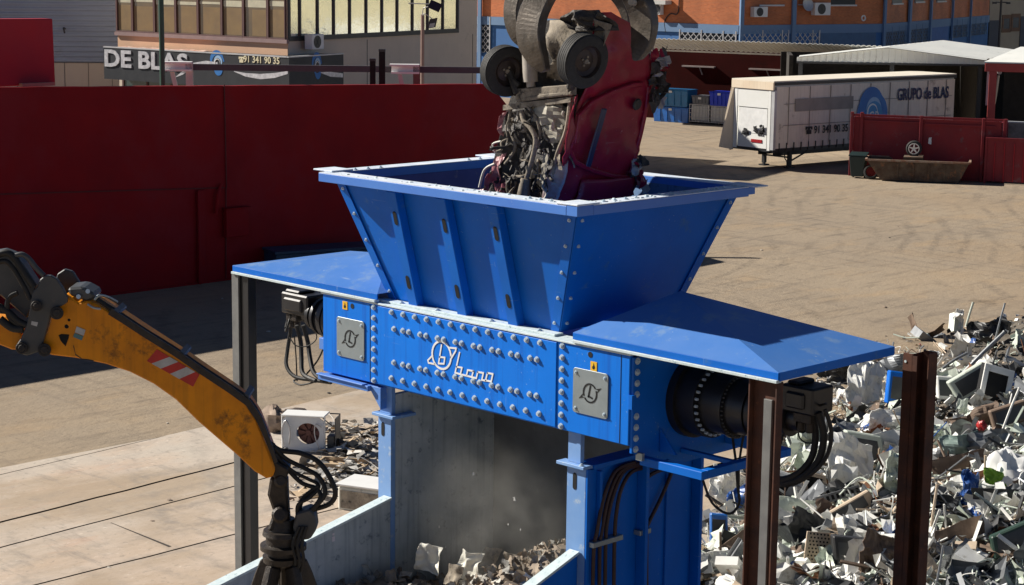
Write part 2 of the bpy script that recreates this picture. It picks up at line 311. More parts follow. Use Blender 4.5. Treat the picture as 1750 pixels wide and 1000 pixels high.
def text(body, name, m, parent, O, ax, up, s0, s1, z0, z1, depth=.01, bold=0, shear=0):
    cu = bpy.data.curves.new(name, 'FONT'); cu.body = body; cu.extrude = .5; cu.offset = bold; cu.shear = shear; cu.resolution_u = 3
    t = bpy.data.objects.new('tmp', cu); S.collection.objects.link(t); dg = bpy.context.evaluated_depsgraph_get(); me = bpy.data.meshes.new_from_object(t.evaluated_get(dg))
    bpy.data.objects.remove(t)
    xs = [v.co.x for v in me.vertices]; ys = [v.co.y for v in me.vertices]; x0, x1, y0, y1 = min(xs), max(xs), min(ys), max(ys)
    ax, up = V(ax).normalized(), V(up).normalized(); n = ax.cross(up); mb = MB()
    mb.v = [V(O)+ax*(s0+(v.co.x-x0)/(x1-x0)*(s1-s0))+up*(z0+(v.co.y-y0)/(y1-y0)*(z1-z0))+n*((v.co.z+.5)*depth) for v in me.vertices]
    mb.f = [tuple(p.vertices) for p in me.polygons]; mb.mi = [0]*len(mb.f)
    return mb.build(name, m, parent)
def ftext(F, body, name, m, parent, s0, s1, z0, z1, o, depth=.02, bold=0): return text(body, name, m, parent, F.pt(0, 0, o), F.al, (0, 0, 1), s0, s1, z0, z1, depth, bold)
def stroke(mb, pts, wd, n, d0, close=False):
    pts = [V(p) for p in pts]; n = V(n).normalized()
    if close: pts = pts+[pts[0]]
    for i_, (a, b) in enumerate(zip(pts[:-1], pts[1:])):
        d = d0+.0004*(i_ % 3); t = (b-a)
        if t.length < 1e-5: continue
        t.normalize(); s_ = t.cross(n)*wd/2
        mb.prism([a-t*wd*.42-s_, b+t*wd*.42-s_, b+t*wd*.42+s_, a-t*wd*.42+s_], n*d)
# ------------------------------------------------------------------ SETTING
mb = MB(); mb.add([(-700, -300, 0), (400, -300, 0), (400, 800, 0), (-700, 800, 0)], [(0, 1, 2, 3)]); struct(mb.build('ground', m_asph))
# concrete pad: long slabs parallel to the shredder's depth, with open joints between them
pe = [-29.9, -28.85, -27.15, -26.2, -24.75, -23.0, -21.0, -16.0]
jt = lambda a, b: [(onz(*q).x, onz(*q).y) for q in (a, b)]
lines = [jt((0, 776), (162, 700)), jt((96, 790), (330, 734)), jt((0, 895), (297, 818)), jt((0, 938), (343, 847)), jt((81, 997), (406, 914))]
far = MB(); XL = [(-30.3, -30.2)]
def xat(L, y): (x0, y0), (x1, y1) = L; return x0+(x1-x0)*(y-y0)/(y1-y0)
edges = [(xat(L, 5), xat(L, 27)) for L in lines]
edges = [e if abs(e[0]-e[1]) < 3 else ((e[0]+e[1])/2-.1, (e[0]+e[1])/2+.1) for e in edges]
edges.sort(key=lambda e: e[0])
edges = edges+[(edges[-1][0]+2.6, edges[-1][1]+2.6), (edges[-1][0]+6, edges[-1][1]+6)]
prevo = edges[0]
for i, e in enumerate(edges):
    if i == 0: continue  # the soil runs up to the first joint
    gap = .02 if i < 2 else .055; z = .016+.003*(i % 3); ny = 40; vs = []
    for j in range(ny+1):
        y = 4+24*j/ny; t = j/ny; wob = lambda k: .02*noise.noise(V((k*9.1, y*1.3, 0)))+.012*noise.noise(V((k*5.1, y*6, 3)))
        vs += [(prevo[0]+(prevo[1]-prevo[0])*t+gap/2+wob(i), y, z), (e[0]+(e[1]-e[0])*t-gap/2+wob(i+1), y, z)]
    far.add(vs, [(2*j, 2*j+1, 2*j+3, 2*j+2) for j in range(ny)]); prevo = e
struct(far.build('concrete_pad', m_conc))
mb = MB(); mb.add([(edges[0][0]-.02, 3.9, .004), (edges[-1][0], 3.9, .004), (edges[-1][1], 28.1, .004), (edges[0][1]-.02, 28.1, .004)], [(0, 1, 2, 3)]); struct(mb.build('slab_joint_bed', mat('joint_dirt', (.035, .028, .022), (.06, .05, .04), .95, sc=5)))
a, b = onz(189, 893, .024), onz(291, 934, .024); d = (b-a).normalized(); s_ = d.cross(V((0, 0, 1)))*.02
mb = MB(); mb.add([a-s_*.3, b-s_, b+s_*1.6, a+s_*.3], [(0, 1, 2, 3)]); struct(mb.build('slab_crack', MATS['joint_dirt']))
# ------------------------------------------------------------------ RED WALL (left)
WX = -44.0
t = thing('long_wall', (WX, 34, 0), 'long tall dark red steel wall standing in shade behind the blue shredder', 'wall')
def wz(y): return 5.715-(y-25.32)*.0302
mb = MB(); n = 120; yc = onx(838, 143, WX).y; y0, y1 = 8, onx(873, 210, WX).y
zt_w = lambda y: wz(y)+.012*noise.noise(V((y*1.3, 0, 0))) if y < yc else max(wz(y)-(y-yc)*.9, 3.6)
F_ = []; Bk = []
for i in range(n+1): y = y0+(y1-y0)*i/n; d = .02*noise.noise(V((y*.35, 3, 0))); F_ += [(WX+d, y, 0), (WX+d*1.4, y, 2.9), (WX+d*.4, y, zt_w(y))]; Bk += [(WX-.25, y, 0), (WX-.25, y, zt_w(y))]
mb.add(F_, [(3*i, 3*i+3, 3*i+4, 3*i+1) for i in range(n)]+[(3*i+1, 3*i+4, 3*i+5, 3*i+2) for i in range(n)]); mb.add(Bk, [(2*i, 2*i+1, 2*i+3, 2*i+2) for i in range(n)]); mb.add([F_[2+3*i] for i in range(n+1)]+[Bk[1+2*i] for i in range(n+1)], [(i, i+1, n+2+i, n+1+i) for i in range(n)]); mb.add([F_[-3], F_[-2], F_[-1], Bk[-1], Bk[-2]], [(0, 1, 2, 3, 4)]); mb.build('wall_panel', m_redwall, t)
for (x0, y0), (x1, y1) in (((0, 332), (383, 321)), ((383, 145), (387, 321)), ((386, 321), (386, 480))):
    mb = MB(); a, b = onx(x0, y0, WX+.03), onx(x1, y1, WX+.03); stroke(mb, [a, b], .03, (1, 0, 0), .015); mb.build('seam', mat('seam_dark_red', (.10, .002, .004), None, .7), t)
mb = MB(); a = onx(341, 325, WX+.06); mb.box(WX+.03, WX+.13, a.y-.10, a.y-.03, 0, a.z); mb.box(WX+.03, WX+.07, a.y-.03, a.y+.18, 0, a.z); mb.build('stiffener_post', m_redwall, t, .01)
mb = MB(); a = onx(385, 358, WX+.15); b = onx(424, 402, WX+.15); mb.box(WX+.03, WX+.2, a.y, b.y, b.z, a.z); mb.box(WX+.03, WX+.26, a.y-.03, b.y+.05, a.z, a.z+.03); mb.build('wall_box', m_redwall, t, .01)
mb = MB(); mb.tube([onx(378, 315, WX+.1), onx(372, 335, WX+.12), onx(369, 365, WX+.1)], .05); mb.build('bent_bracket', m_redwall, t, smooth=True)
mb = MB(); mb.box(WX-.01, WX+.06, 10, 42, -.01, .05); mb.build('base_angle', m_redwall, t)
PX = -46.4; a = onx(90, 32, PX); b = onx(95, 146, PX)
t = thing('raised_wall', (PX-.3, 23, 5.6), 'taller plain red panel rising above the left end of the long red wall', 'wall panel')
mb = MB(); mb.prism([(PX, 12, b.z+.05), (PX, b.y, b.z+.02), (PX, a.y, a.z), (PX, 12, a.z+.1)], (-.5, 0, 0)); mb.build('panel_body', m_redwall2, t, .02)
mb = MB(); a = onx(35, 143, PX+.1); b = onx(91, 146, PX+.1); mb.box(PX+.02, PX+.2, a.y, b.y, b.z, b.z+.09); mb.build('timber_spacer', mat('pale_timber', (.40, .22, .17), None, .8), t)
# ------------------------------------------------------------------ GREY CORRUGATED WAREHOUSE (far left)
F = Frame((-84, 44), (.62, .78)); s0 = F.at(60, 50)[0]; s1 = F.at(225, 50)[0]; zb = F.at(150, 107)[1]
t = thing('warehouse', F.pt(s0, 0), 'grey corrugated warehouse with a tan block base, behind the raised red panel', 'building')
mb = MB(); ztop = zb+6; k = 0; z = zb; pts = []
while z < ztop:
    pts += [(z, 0), (z+.05, .05), (z+.13, .05), (z+.18, 0)]; z += .24
for (za, oa), (zc, oc) in zip(pts[:-1], pts[1:]): mb.add([F.pt(s0-25, za, oa), F.pt(s1, za, oa), F.pt(s1, zc, oc), F.pt(s0-25, zc, oc)], [(0, 1, 2, 3)])
mb.fbox(F, s0-25, s1, zb, ztop+.3, -12, -.02); mb.build('cladding', mat('grey_cladding', (.36, .41, .50), (.28, .32, .40), .55, .2, sc=.3, dirt=(.26, .26, .27), dsc=.35, dth=.58), t)
mb = MB(); mb.fbox(F, s0-25, s1, 0, zb-.02, -12, -.04); mb.build('base_wall', m_tan, t)
mb = MB()
for i in range(12): mb.fbox(F, s0-2+i*1.1, s0-1.98+i*1.1, 0, zb-.02, -.04, -.025)
mb.build('panel_joint', m_darkf, t)
mb = MB(); a = F.at(112, 53); mb.tube([F.pt(a[0], a[1]+.1, .05), F.pt(a[0]-.05, a[1]+.14, .3), F.pt(a[0], a[1]-.1, .35)], .04); mb.build('vent_pipe', m_darkf, t)
# ------------------------------------------------------------------ OFFICE BUILDING
N = V((-63.4, 49.8, 0)); FL_ = Frame(N-V((.99, .12, 0))*14, (.99, .12)); FR_ = Frame(N, (-.29, .956))
t = thing('office_building', (-66, 52, 0), 'tan office building with a corner, window bands and a charcoal fascia sign below them', 'building')
sL = FL_.at(202, 50)[0]; sN = 14.0; sR = FR_.at(815, 60)[0]
P = [FL_.pt(sL, 0), N, FR_.pt(sR, 0), FR_.pt(sR, 0)+V((-13, -4, 0)), FL_.pt(sL, 0)+V((-4, 12, 0))]
Pm = FR_.pt(8, 0); Pb = Pm+V((-14, -3, 0)); mb = MB(); mb.prism([P[0], P[1], Pm, Pb, P[4]], (0, 0, 9.4)); mb.build('wall', m_tan, t); mb = MB(); Pq = FR_.pt(13.5, 0); mb.prism([Pm+V((-.001, .001, 0)), Pq, Pq+V((-13, -4, 0)), Pb], (0, 0, 11.0)); mb.build('wall', m_tan, t); mb = MB(); mb.prism([Pq+V((-.001, .001, 0)), P[2], P[3], Pq+V((-13.001, -3.99, 0))], (0, 0, 8.4)); mb.build('wall', m_tan, t)
zs0 = FL_.at(210, 56)[1]; zs1 = FL_.at(488, 66)[1]; zsill = (zs0+zs1)/2
mb = MB(); mb.fbox(FL_, sL, sN, zsill-1.1, zsill-.16, .0, .04); mb.build('peach_band', m_peach, t)
mb = MB(); mb.fbox(FL_, sL-.1, sN+.05, zsill-.16, zsill, 0, .14); mb.fbox(FL_, sL-.1, sN+.05, zsill+1.9, zsill+2.1, 0, .12); mb.build('sill', mat('mauve_trim', (.30, .20, .19), None, .7), t)
mb = MB()
xs = [202, 229, 266.5, 303, 341, 381.6, 418.5, 460, 489]
ss = [FL_.at(x, 40)[0] for x in xs]; ss[-1] = sN-.05
for i in range(8):
    a, b = ss[i]+.06, ss[i+1]-.06
    g = MB(); g.fbox(FL_, a, b, zsill+.06, zsill+1.86, .03, .05); gl = g.build('window', m_glassb, t)
    fr = MB()
    fr.fbox(FL_, a-.08, a, zsill, zsill+1.9, .02, .12); fr.fbox(FL_, b, b+.03, zsill, zsill+1.9, .02, .12); fr.fbox(FL_, a, b, zsill, zsill+.06, .02, .12); fr.fbox(FL_, a, b, zsill+1.86, zsill+1.9, .02, .12)
    fr.build('window_frame', m_brownf, gl)
    r2 = MB(); hh = .25+.35*rnd.random(); c0 = a+(b-a)*rnd.random()*.4
    r2.fbox(FL_, c0, b-.05, zsill+.1, zsill+1.3-hh*.3, .052, .055); r2.build('blind', mat('brown_blind', (.26, .17, .07), (.20, .13, .06), .5, sc=2), gl)
    r3 = MB(); r3.fbox(FL_, a+.04, b-.04, zsill+1.3+.05*math.sin(i*2), zsill+1.5+.08*math.cos(i), .056, .059); r3.build('pale_blind_roll', mat('pale_blind', (.62, .58, .42), None, .5), gl)
xs = [490, 510.6, 540.8, 568.5, 596, 624, 651, 677, 703, 729, 755, 780]
zr0 = FR_.at(492, 67)[1]; zr1 = FR_.at(780, 52)[1]; zrs = (zr0+zr1)/2
ss = [FR_.at(x, 40)[0] for x in xs]; ss[0] = .05
for i in range(11):
    a, b = ss[i], ss[i+1]
    g = MB(); g.fbox(FR_, a+.05, b-.05, zrs+.1, zrs+1.75, .02, .04); gl = g.build('window', m_glassc, t)
    fr = MB(); fr.fbox(FR_, a-.05, a+.05, zrs-.1, zrs+1.85, .02, .1); fr.fbox(FR_, a+.05, b-.05, zrs-.1, zrs+.1, .02, .1); fr.fbox(FR_, a+.05, b-.05, zrs+1.75, zrs+1.85, .02, .1)
    if i == 10: fr.fbox(FR_, b-.05, b+.08, zrs-.1, zrs+1.85, .02, .1)
    fr.build('window_frame', m_darkf, gl)
mb = MB(); 
for x in (627, 807): s_ = FR_.at(x, 100)[0]; mb.fbox(FR_, s_, s_+.04, 0, zrs-.2, 0, .01)
mb.build('render_joint', m_darkf, t)
mb = MB(); mb.fbox(FL_, sL+.3, sN, 0, 3.9, 0, .05); mb.build('ground_floor_glazing', mat('teal_glass', (.03, .06, .06), (.05, .08, .08), .15, spec=.8), t)
mb = MB()
for i in range(9): mb.fbox(FL_, sL+.3+i*1.6, sL+.4+i*1.6, 0, 3.9, .05, .1)
mb.build('mullion', m_brownf, t)
# the sunlit block across the street that the mirror glazing reflects (outside the frame)
CR = Frame((-62, 131), (1, .03)); t2_ = thing('cream_building', CR.pt(15, 0), 'sunlit cream building across the street, seen only as reflections in the office windows', 'building')
mb = MB(); mb.fbox(CR, 0, 34, 0, 9.5, -10, 0); mb.build('wall', mat('cream_wall', (.82, .76, .52), (.76, .71, .48), .9, sc=.3), t2_)
for k in range(7):
    for z in (2.6, 6.2): g = MB(); g.fbox(CR, 2.5+k*4.4, 4.2+k*4.4, z, z+1.5, .01, .05); wd_ = g.build('window', m_glassd, t2_); g = MB(); g.fbox(CR, 2.3+k*4.4, 4.4+k*4.4, z-.15, z-.01, .01, .15); g.build('sill', m_white, wd_)
t = bpy.data.objects['office_building']
# fascia canopy with sign
ofs = 1.3; SL = Frame(FL_.O+FL_.n*ofs, FL_.al); Nc = SL.at(494, 110)[0]; NP = SL.pt(Nc, 0); SR = Frame(NP, FR_.al)
a0 = SL.at(177, 90)[0]; r1 = SR.at(587, 110)[0]; zt = SL.at(300, 86)[1]; zb = zt-1.42; print('sign z', zt, zb, 'sill', zsill, zrs)
t2 = MB(); t2.prism([SL.pt(a0, zb), SL.pt(Nc, zb), SR.pt(r1, zb), SR.pt(r1, zb)-FR_.n*1.2, N+V((0, 0, zb))-(FL_.n+FR_.n)*.02, FL_.pt(a0, zb, .0)], (0, 0, zt-zb-.05)); fa = t2.build('fascia', m_sign, t)
e = MB(); e.fbox(SL, a0, Nc, zt-.05, zt, -.16, .02); e.fbox(SR, 0, r1, zt-.05, zt, -.16, .02); e.build('coping', m_lgrey, fa)
e = MB(); e.sheet(SL.pt(a0+.4, zt-.03, -.2), SL.al*5.5, -SL.n*.9, 24, 4, .05, 3); e.build('roof_debris', mat('red_tile_debris', (.45, .15, .08), (.6, .5, .42), .9, sc=6), fa)
def sgn(x0, y0, x1, y1, fr=SL): q = fr.at(x0, y0); w_ = fr.at(x1, y1); return q[0], w_[0], q[1], w_[1]
q0 = SL.at(180, 113); q1 = SL.at(322, 121); q2 = SL.at(180, 84)
ftext(SL, 'DE BLAS', 'lettering', m_signlet, fa, q0[0], q1[0], q0[1]-.02, q2[1], .001, .04, .03)
q0 = SL.at(417, 107.5); q1 = SL.at(478, 109); q2 = SL.at(417, 97.5)
ftext(SL, '91 341 90 35', 'phone_number', mat('cream_letter', (.8, .74, .5), None, .5), fa, q0[0], q1[0], (q0[1]+q1[1])/2, (q0[1]+q1[1])/2+.28, .001, .02, .012)
def phone(mbx, fr, s, z, h, o):
    mbx.fbox(fr, s-h*.4, s+h*.4, z, z+h*.45, o, o+.02); mbx.fbox(fr, s-h*.15, s+h*.15, z+h*.45, z+h*.65, o, o+.02); mbx.fbox(fr, s-h*.55, s+h*.55, z+h*.65, z+h*.85, o, o+.02)
    mbx.fbox(fr, s-h*.55, s-h*.33, z+h*.5, z+h*.65, o, o+.02); mbx.fbox(fr, s+h*.33, s+h*.55, z+h*.5, z+h*.65, o, o+.02)
mb = MB(); q = SL.at(413, 107); phone(mb, SL, q[0], q[1], .28, .001); mb.build('phone_symbol', MATS['cream_letter'], fa)
def swirl(parent, fr, cx, cz, r, o, squash=1.0):
    for k, (m, r0, r1, a0, a1) in enumerate(((m_logo_b, .62, 1, .2, 3.6), (m_logo_l, .38, .6, -.6, 2.9), (m_logo_b, .5, .95, 3.9, 5.9), (m_white, .28, .36, 0, 5.2))):
        g = MB(); n = 18
        for i in range(n):
            t0, t1 = a0+(a1-a0)*i/n, a0+(a1-a0)*(i+1)/n; f0, f1 = math.sin(math.pi*min(1, max(.12, i/n))), math.sin(math.pi*min(1, max(.12, (i+1)/n)))
            pts = []
            for (tt, ff, rr) in ((t0, f0, 0), (t1, f1, 0), (t1, f1, 1), (t0, f0, 1)):
                rad = (r0 if not rr else r0+(r1-r0)*max(.25, ff))*r; pts.append(fr.pt(cx+math.cos(tt)*rad*squash, cz+math.sin(tt)*rad, o+.004*k))
            g.prism(pts, fr.n*.004)
        g.build('emblem', m, parent)
q = SL.at(372, 108); swirl(fa, SL, q[0], q[1], .55, .002)
q = SR.at(542, 113); swirl(fa, SR, q[0], q[1], .58, .002, .8)
def swoosh(fr, pxs, parent):
    g = MB(); P_ = [fr.at(x, y) for x, y in pxs]
    for i in range(len(P_)-1):
        w0 = .11*math.sin(math.pi*(i+.15)/len(P_)); w1 = .11*math.sin(math.pi*(i+1.15)/len(P_)); g.prism([fr.pt(P_[i][0], P_[i][1]-w0, .002), fr.pt(P_[i+1][0], P_[i+1][1]-w1, .002), fr.pt(P_[i+1][0], P_[i+1][1]+w1, .002), fr.pt(P_[i][0], P_[i][1]+w0, .002)], fr.n*.006)
    g.build('swoosh', m_signlet, parent)
swoosh(SL, [(300, 132), (312, 125), (330, 112), (352, 108), (372, 109)], fa); swoosh(SL, [(400, 122), (420, 128), (445, 131), (470, 129), (492, 124)], fa); swoosh(SR, [(548, 124), (565, 127), (586, 129)], fa)
# wall air conditioner on the office corner
def ac_unit(name, F, s, z, wd, h, label, group=None, face=True, out=.02, body=m_white):
    t = thing(name, F.pt(s, z, out), label, 'air conditioner', group)
    mb = MB(); mb.fbox(F, s, s+wd, z, z+h, out, out+.4); mb.build('casing', body, t, .015)
    mb = MB(); c = F.pt(s+wd*.42, z+h*.5, out+.4); mb.lathe(c, F.n, [(0, .0), (.012, h*.1), (.012, h*.36), (.02, h*.38), (.02, h*.42), (0, h*.42)], 20)
    for k in range(6): a = k*1.047; mb.obox(c+F.n*.012+(F.al*math.cos(a)+V((0, 0, 1))*math.sin(a))*h*.05-V((0, 0, .012)), (F.al*math.cos(a)+V((0, 0, 1))*math.sin(a))*h*.3, F.n*.01, V((0, 0, .024)))
    mb.build('fan_grille', m_darkf, t); return t
q = FR_.at(512, 84); ac_unit('wall_air_conditioner', FR_, q[0], q[1]-.0, .85, .62, 'air conditioner box on the tan office corner just above the fascia sign', out=.25)
# yard frame, posts, poles behind the wall
B = Frame(atd(325, 110, 62), (.69, .72)); t = thing('yard_gantry', B.pt(0, 0), 'brown steel beam frame with white lit brackets in front of the office sign', 'gantry')
q = B.at(325, 109); q2 = B.at(850, 112); zc = q[1]
mb = MB(); mb.fbox(B, 0, q2[0]+.3, zc-.2, zc, 0, .16); mb.build('beam', mat('brown_beam', (.10, .10, .11), (.08, .08, .09), .9, spec=.1), t)
for x in (325, 712):
    s_ = B.at(x, 110)[0]
    mb = MB(); mb.fbox(B, s_-.1, s_+.12, 0, zc+.06, .16, .32); mb.build('post', m_brownf if x > 400 else m_lgrey, t)
    mb = MB(); mb.fbox(B, s_-.85, s_+.1, zc+.02, zc+.08, .1, .5); mb.fbox(B, s_-.8, s_+.1, zc-.22, zc-.16, .1, .5); mb.fbox(B, s_-.8, s_+.1, zc-.16, zc+.02, .28, .32); mb.build('bracket', m_white, t)
    mb = MB(); mb.obox(B.pt(s_-.6, zc-.25, .3), V((0, 0, -1.6))+B.al*.35, B.al*.14, B.n*.06); mb.build('strut', m_lgrey, t)
for i, (x, y, wd, lb) in enumerate(((637, 100, .17, 'shorter of two black posts standing behind the red wall'), (653, 84, .19, 'taller of two black posts standing behind the red wall'))):
    B2 = Frame(atd(x, y, 60), (.7, .71)); z1 = B2.at(x, y)[1]
    t = thing('steel_post', B2.pt(0, 0), lb, 'post', 'black posts behind the wall'); mb = MB(); mb.fbox(B2, -wd/2, wd/2, 0, z1-.08, -.1, .08); mb.build('shaft', m_hole, t)
    mb = MB(); mb.fbox(B2, -wd/2-.01, wd/2+.01, z1-.08, z1, -.11, .09); mb.build('cap', m_darkf, t)
p = onz(277, 300, 0); p = atd(277, 100, 58); t = thing('lamp_pole', (p.x, p.y, 0), 'tall dark green pole crossing in front of the DE BLAS lettering'.replace('DE BLAS', 'large white'), 'pole')
mb = MB(); mb.cyl((p.x, p.y, 0), (p.x, p.y, 8.3), .085, .08, 14); mb.build('mast', m_gpole, t, smooth=True)
mb = MB(); mb.cyl((p.x, p.y, 0), (p.x, p.y, .5), .14, .12, 14); mb.build('base_collar', m_gpole, t)
mb = MB(); mb.box(p.x-.1, p.x+1.3, p.y-.05, p.y+.05, 8.3, 8.38); mb.box(p.x+1.2, p.x+1.7, p.y-.12, p.y+.12, 8.28, 8.38); mb.build('lamp_arm', m_gpole, t)
p = atd(722, 100, 74); B = Frame((p.x, p.y), (.705, .709)); t = thing('floodlight_mast', (p.x, p.y, 0), 'slim brown mast with a small solar panel and floodlight above the red wall', 'lamp mast')
z1 = B.at(722, 25)[1]
mb = MB(); mb.cyl(B.pt(0, 0), B.pt(0, z1), .08, .07, 12); mb.build('mast', mat('brown_mast', (.33, .22, .18), None, .5), t, smooth=True)
a = B.at(740, 40); mb = MB(); mb.obox(B.pt(a[0]-.2, a[1]-.2, .1), B.al*.3+V((0, 0, .06)), V((0, 0, .36))+B.al*.08, B.n*.12); fl = mb.build('floodlight', m_darkf, t)
mb = MB(); mb.obox(B.pt(a[0]-.15, a[1]-.17, .222), B.al*.2+V((0, 0, .04)), V((0, 0, .16))+B.al*.04, B.n*.01); mb.build('lens', mat('lamp_glass', (.4, .42, .44), None, .1), fl)
mb = MB(); mb.tube([B.pt(0, z1-.05, .05), B.pt(.1, z1+.03, .12), B.pt(a[0], a[1]+.15, .12)], .018); mb.build('bracket', m_lgrey, t)
a = B.at(745, 6); mb = MB(); mb.obox(B.pt(a[0]-.3, a[1]-.15, .3), B.al*.42+V((0, 0, -.18)), V((0, 0, .28))+B.al*.12-B.n*.25, B.n*.02+V((0, 0, .02))); mb.build('solar_panel', mat('solar_cell', (.05, .03, .04), None, .2), t)
mb = MB(); mb.tube([B.pt(0, z1, 0), B.pt(.05, z1+.25, .1), B.pt(a[0]-.1, a[1]-.1, .2)], .02); mb.tube([B.pt(-.55, z1+.42, .0), B.pt(.35, z1+.40, 0)], .02); mb.build('panel_arm', m_lgrey, t)
# ------------------------------------------------------------------ BRICK BUILDING
c0 = atd(1262, 45, 118); c0.z = 0
BL = Frame(c0-V((.99, .12, 0))*30, (.99, .12)); BM = Frame(c0, (.2, .98)); e1 = BM.pt(BM.at(1508, 60)[0], 0); BR = Frame(e1, (-.32, .95)); e2 = BR.pt(BR.at(1688, 60)[0], 0)
t = thing('brick_building', c0, 'long orange brick building with a blue ground floor and window grilles behind the sheds', 'building')
zsp = BM.at(1262, 43)[1]
mb = MB(); mb.prism([BL.pt(-12, zsp), BL.pt(30, zsp), e1+V((0, 0, zsp)), e2+V((0, 0, zsp)), e2+V((-20, 8, zsp)), BL.pt(-12, zsp)+V((0, 20, 0))], (0, 0, 11)); mb.build('brick_wall', m_brick, t)
mb = MB(); mb.prism([BL.pt(-12, 0, -.03), BL.pt(30, 0, -.03), e1, e2, e2+V((-20, 8, 0)), BL.pt(-12, 0)+V((0, 20, 0))], (0, 0, zsp-.004)); mb.build('ground_floor', m_bluewall, t)
mb = MB()
for fr, s0, s1 in ((BL, -12, 29.98), (BM, .02, BM.at(1508, 60)[0]), (BR, .02, BR.at(1688, 60)[0])): mb.fbox(fr, s0, s1, zsp-.55, zsp-.01, .0, .08)
mb.build('string_course', m_bluewall2, t)
def pil(fr, x, wd, zt=16, m=m_bluewall2): s_ = fr.at(x, 60)[0]; g = MB(); g.fbox(fr, s_-wd/2, s_+wd/2, 0, zt, .08, .22); g.build('downpipe', m, t)
for x in (820, 1262): pil(BL if x < 1262 else BM, x+2, .28)
pil(BM, 1353, .3); pil(BR, 1550, .5, 7); pil(BR, 1586, .3); pil(BR, 1623, .2); pil(BR, 1654, .2); pil(BM, 1508, .2)
def grille(fr, x0, x1, y0, y1, fine=False):
    s0, z1_ = fr.at(x0, y0); s1, z0_ = fr.at(x1, y1); n = MB(); n.fbox(fr, s0, s1, z0_, z1_, .01, .03); wdo = n.build('window', m_glassd, t)
    g = MB(); st = .42
    zz0, zz1 = z0_, z1_; k = s0-(zz1-zz0)
    while k < s1:
        for sg in (1, -1):
            a_, b_ = (k, zz0 if sg > 0 else zz1), (k+(zz1-zz0), zz1 if sg > 0 else zz0)
            t0 = max(0, (s0-a_[0])/(b_[0]-a_[0])); t1 = min(1, (s1-a_[0])/(b_[0]-a_[0]))
            if t1 > t0:
                pa = fr.pt(a_[0]+(b_[0]-a_[0])*t0, a_[1]+(b_[1]-a_[1])*t0, .06); pb = fr.pt(a_[0]+(b_[0]-a_[0])*t1, a_[1]+(b_[1]-a_[1])*t1, .06); stroke(g, [pa, pb], .045, fr.n, .02)
        k += st
    for q_ in range(int((s1-s0)/1.6)+2): s_ = min(s1, s0+q_*1.6); g.fbox(fr, s_-.04, s_+.04, zz0, zz1, .05, .1)
    g.build('grille', m_bluewall2 if fine else m_lgrey, wdo)
grille(BL, 1163, 1258, 50, 90); grille(BM, 1268, 1345, 52, 90); grille(BM, 1355, 1398, 52, 90); grille(BL, 818, 838, 28, 90)
grille(BR, 1512, 1546, 46, 90, True); grille(BR, 1554, 1583, 42, 90, True); grille(BR, 1625, 1652, 34, 62, True); grille(BR, 1658, 1684, 30, 58, True)
def dorr(fr, x0, x1, y0, m, nm='shutter_door'): s0, z1_ = fr.at(x0, y0); s1 = fr.at(x1, y0)[0]; g = MB(); g.fbox(fr, s0, s1, .02, z1_, .02, .07); g.build(nm, m, t)
dorr(BM, 1402, 1496, 51, mat('shutter_blue', (.06, .15, .30), None, .6)); dorr(BR, 1588, 1620, 34, mat('bright_shutter_blue', (.03, .13, .42), None, .6))
for fr, x0, x1, y1 in ((BM, 1298, 1337, 8), (BM, 1412, 1461, 8), (BR, 1524, 1541, 6), (BR, 1563, 1578, 3), (BR, 1600, 1615, 2)):
    s0, z0_ = fr.at(x0, y1); s1 = fr.at(x1, y1)[0]; g = MB(); g.fbox(fr, s0, s1, z0_, z0_+1.6, .0, .03); wd_ = g.build('window', m_glassd, t)
    g = MB(); g.fbox(fr, s0-.08, s1+.08, z0_-.1, z0_, 0, .12); g.build('sill', m_lgrey, wd_)
mb = MB(); a = BL.at(1124, 7); b = BL.at(1148, 0); mb.prism([BL.pt(a[0], a[1], .02), BL.pt(b[0], a[1], .02), BL.pt(b[0], a[1]+.25, .02), BL.pt(a[0], a[1]+.25, .02)], BL.n*.7); mb.build('sheet_awning', m_roofg, t)
mb = MB(); a = BL.at(1160, 20); mb.tube([BL.pt(a[0], a[1]+2, .05), BL.pt(a[0], a[1], .05), BL.pt(a[0]-.6, a[1]-.15, .05), BL.pt(a[0]-1, a[1]-.6, .05), BL.pt(a[0]-.9, a[1]-1.3, .05)], .04); mb.build('cable', m_darkf, t)
mb = MB(); a = BM.at(1475, 31); mb.lathe(BM.pt(a[0], a[1], .0), BM.n, [(.0, .2), (.06, .2), (.06, .11), (.0, .11)], 16); mb.build('vent_ring', m_white, t)
q = BL.at(1123, 25); ac_unit('air_conditioner', BL, q[0], q[1], .5, .75, 'narrow white air conditioner on sunlit brick beside the grapple claw', 'air conditioners on the brick building')
q = BM.at(1281, 29); ac_unit('air_conditioner', BM, q[0], q[1], 1.1, .62, 'white air conditioner on brick right of the corner downpipe', 'air conditioners on the brick building')
q = BM.at(1385, 26); ac_unit('air_conditioner', BM, q[0], q[1], 1.3, .78, 'white air conditioner on brick beside the satellite dish', 'air conditioners on the brick building')
t = thing('satellite_dish', BM.pt(*BM.at(1372, 8)), 'round pale grey satellite dish mounted on the brick wall', 'satellite dish')
a = BM.at(1373, 8); mb = MB(); mb.lathe(BM.pt(a[0], a[1], .35), (BM.n+V((0, 0, .25))), [(0, 0), (.02, .2), (.09, .42), (.1, .43), (.07, .42), (-.02, 0)], 24); mb.build('dish', m_lgrey, t, smooth=True)
mb = MB(); mb.tube([BM.pt(a[0]-.5, a[1], .0), BM.pt(a[0]-.3, a[1], .3), BM.pt(a[0], a[1], .35)], .03); mb.build('arm', m_lgrey, t)
t = thing('beige_building', e2, 'pale beige building beyond the brick block at the right edge with dark grey doors', 'building')
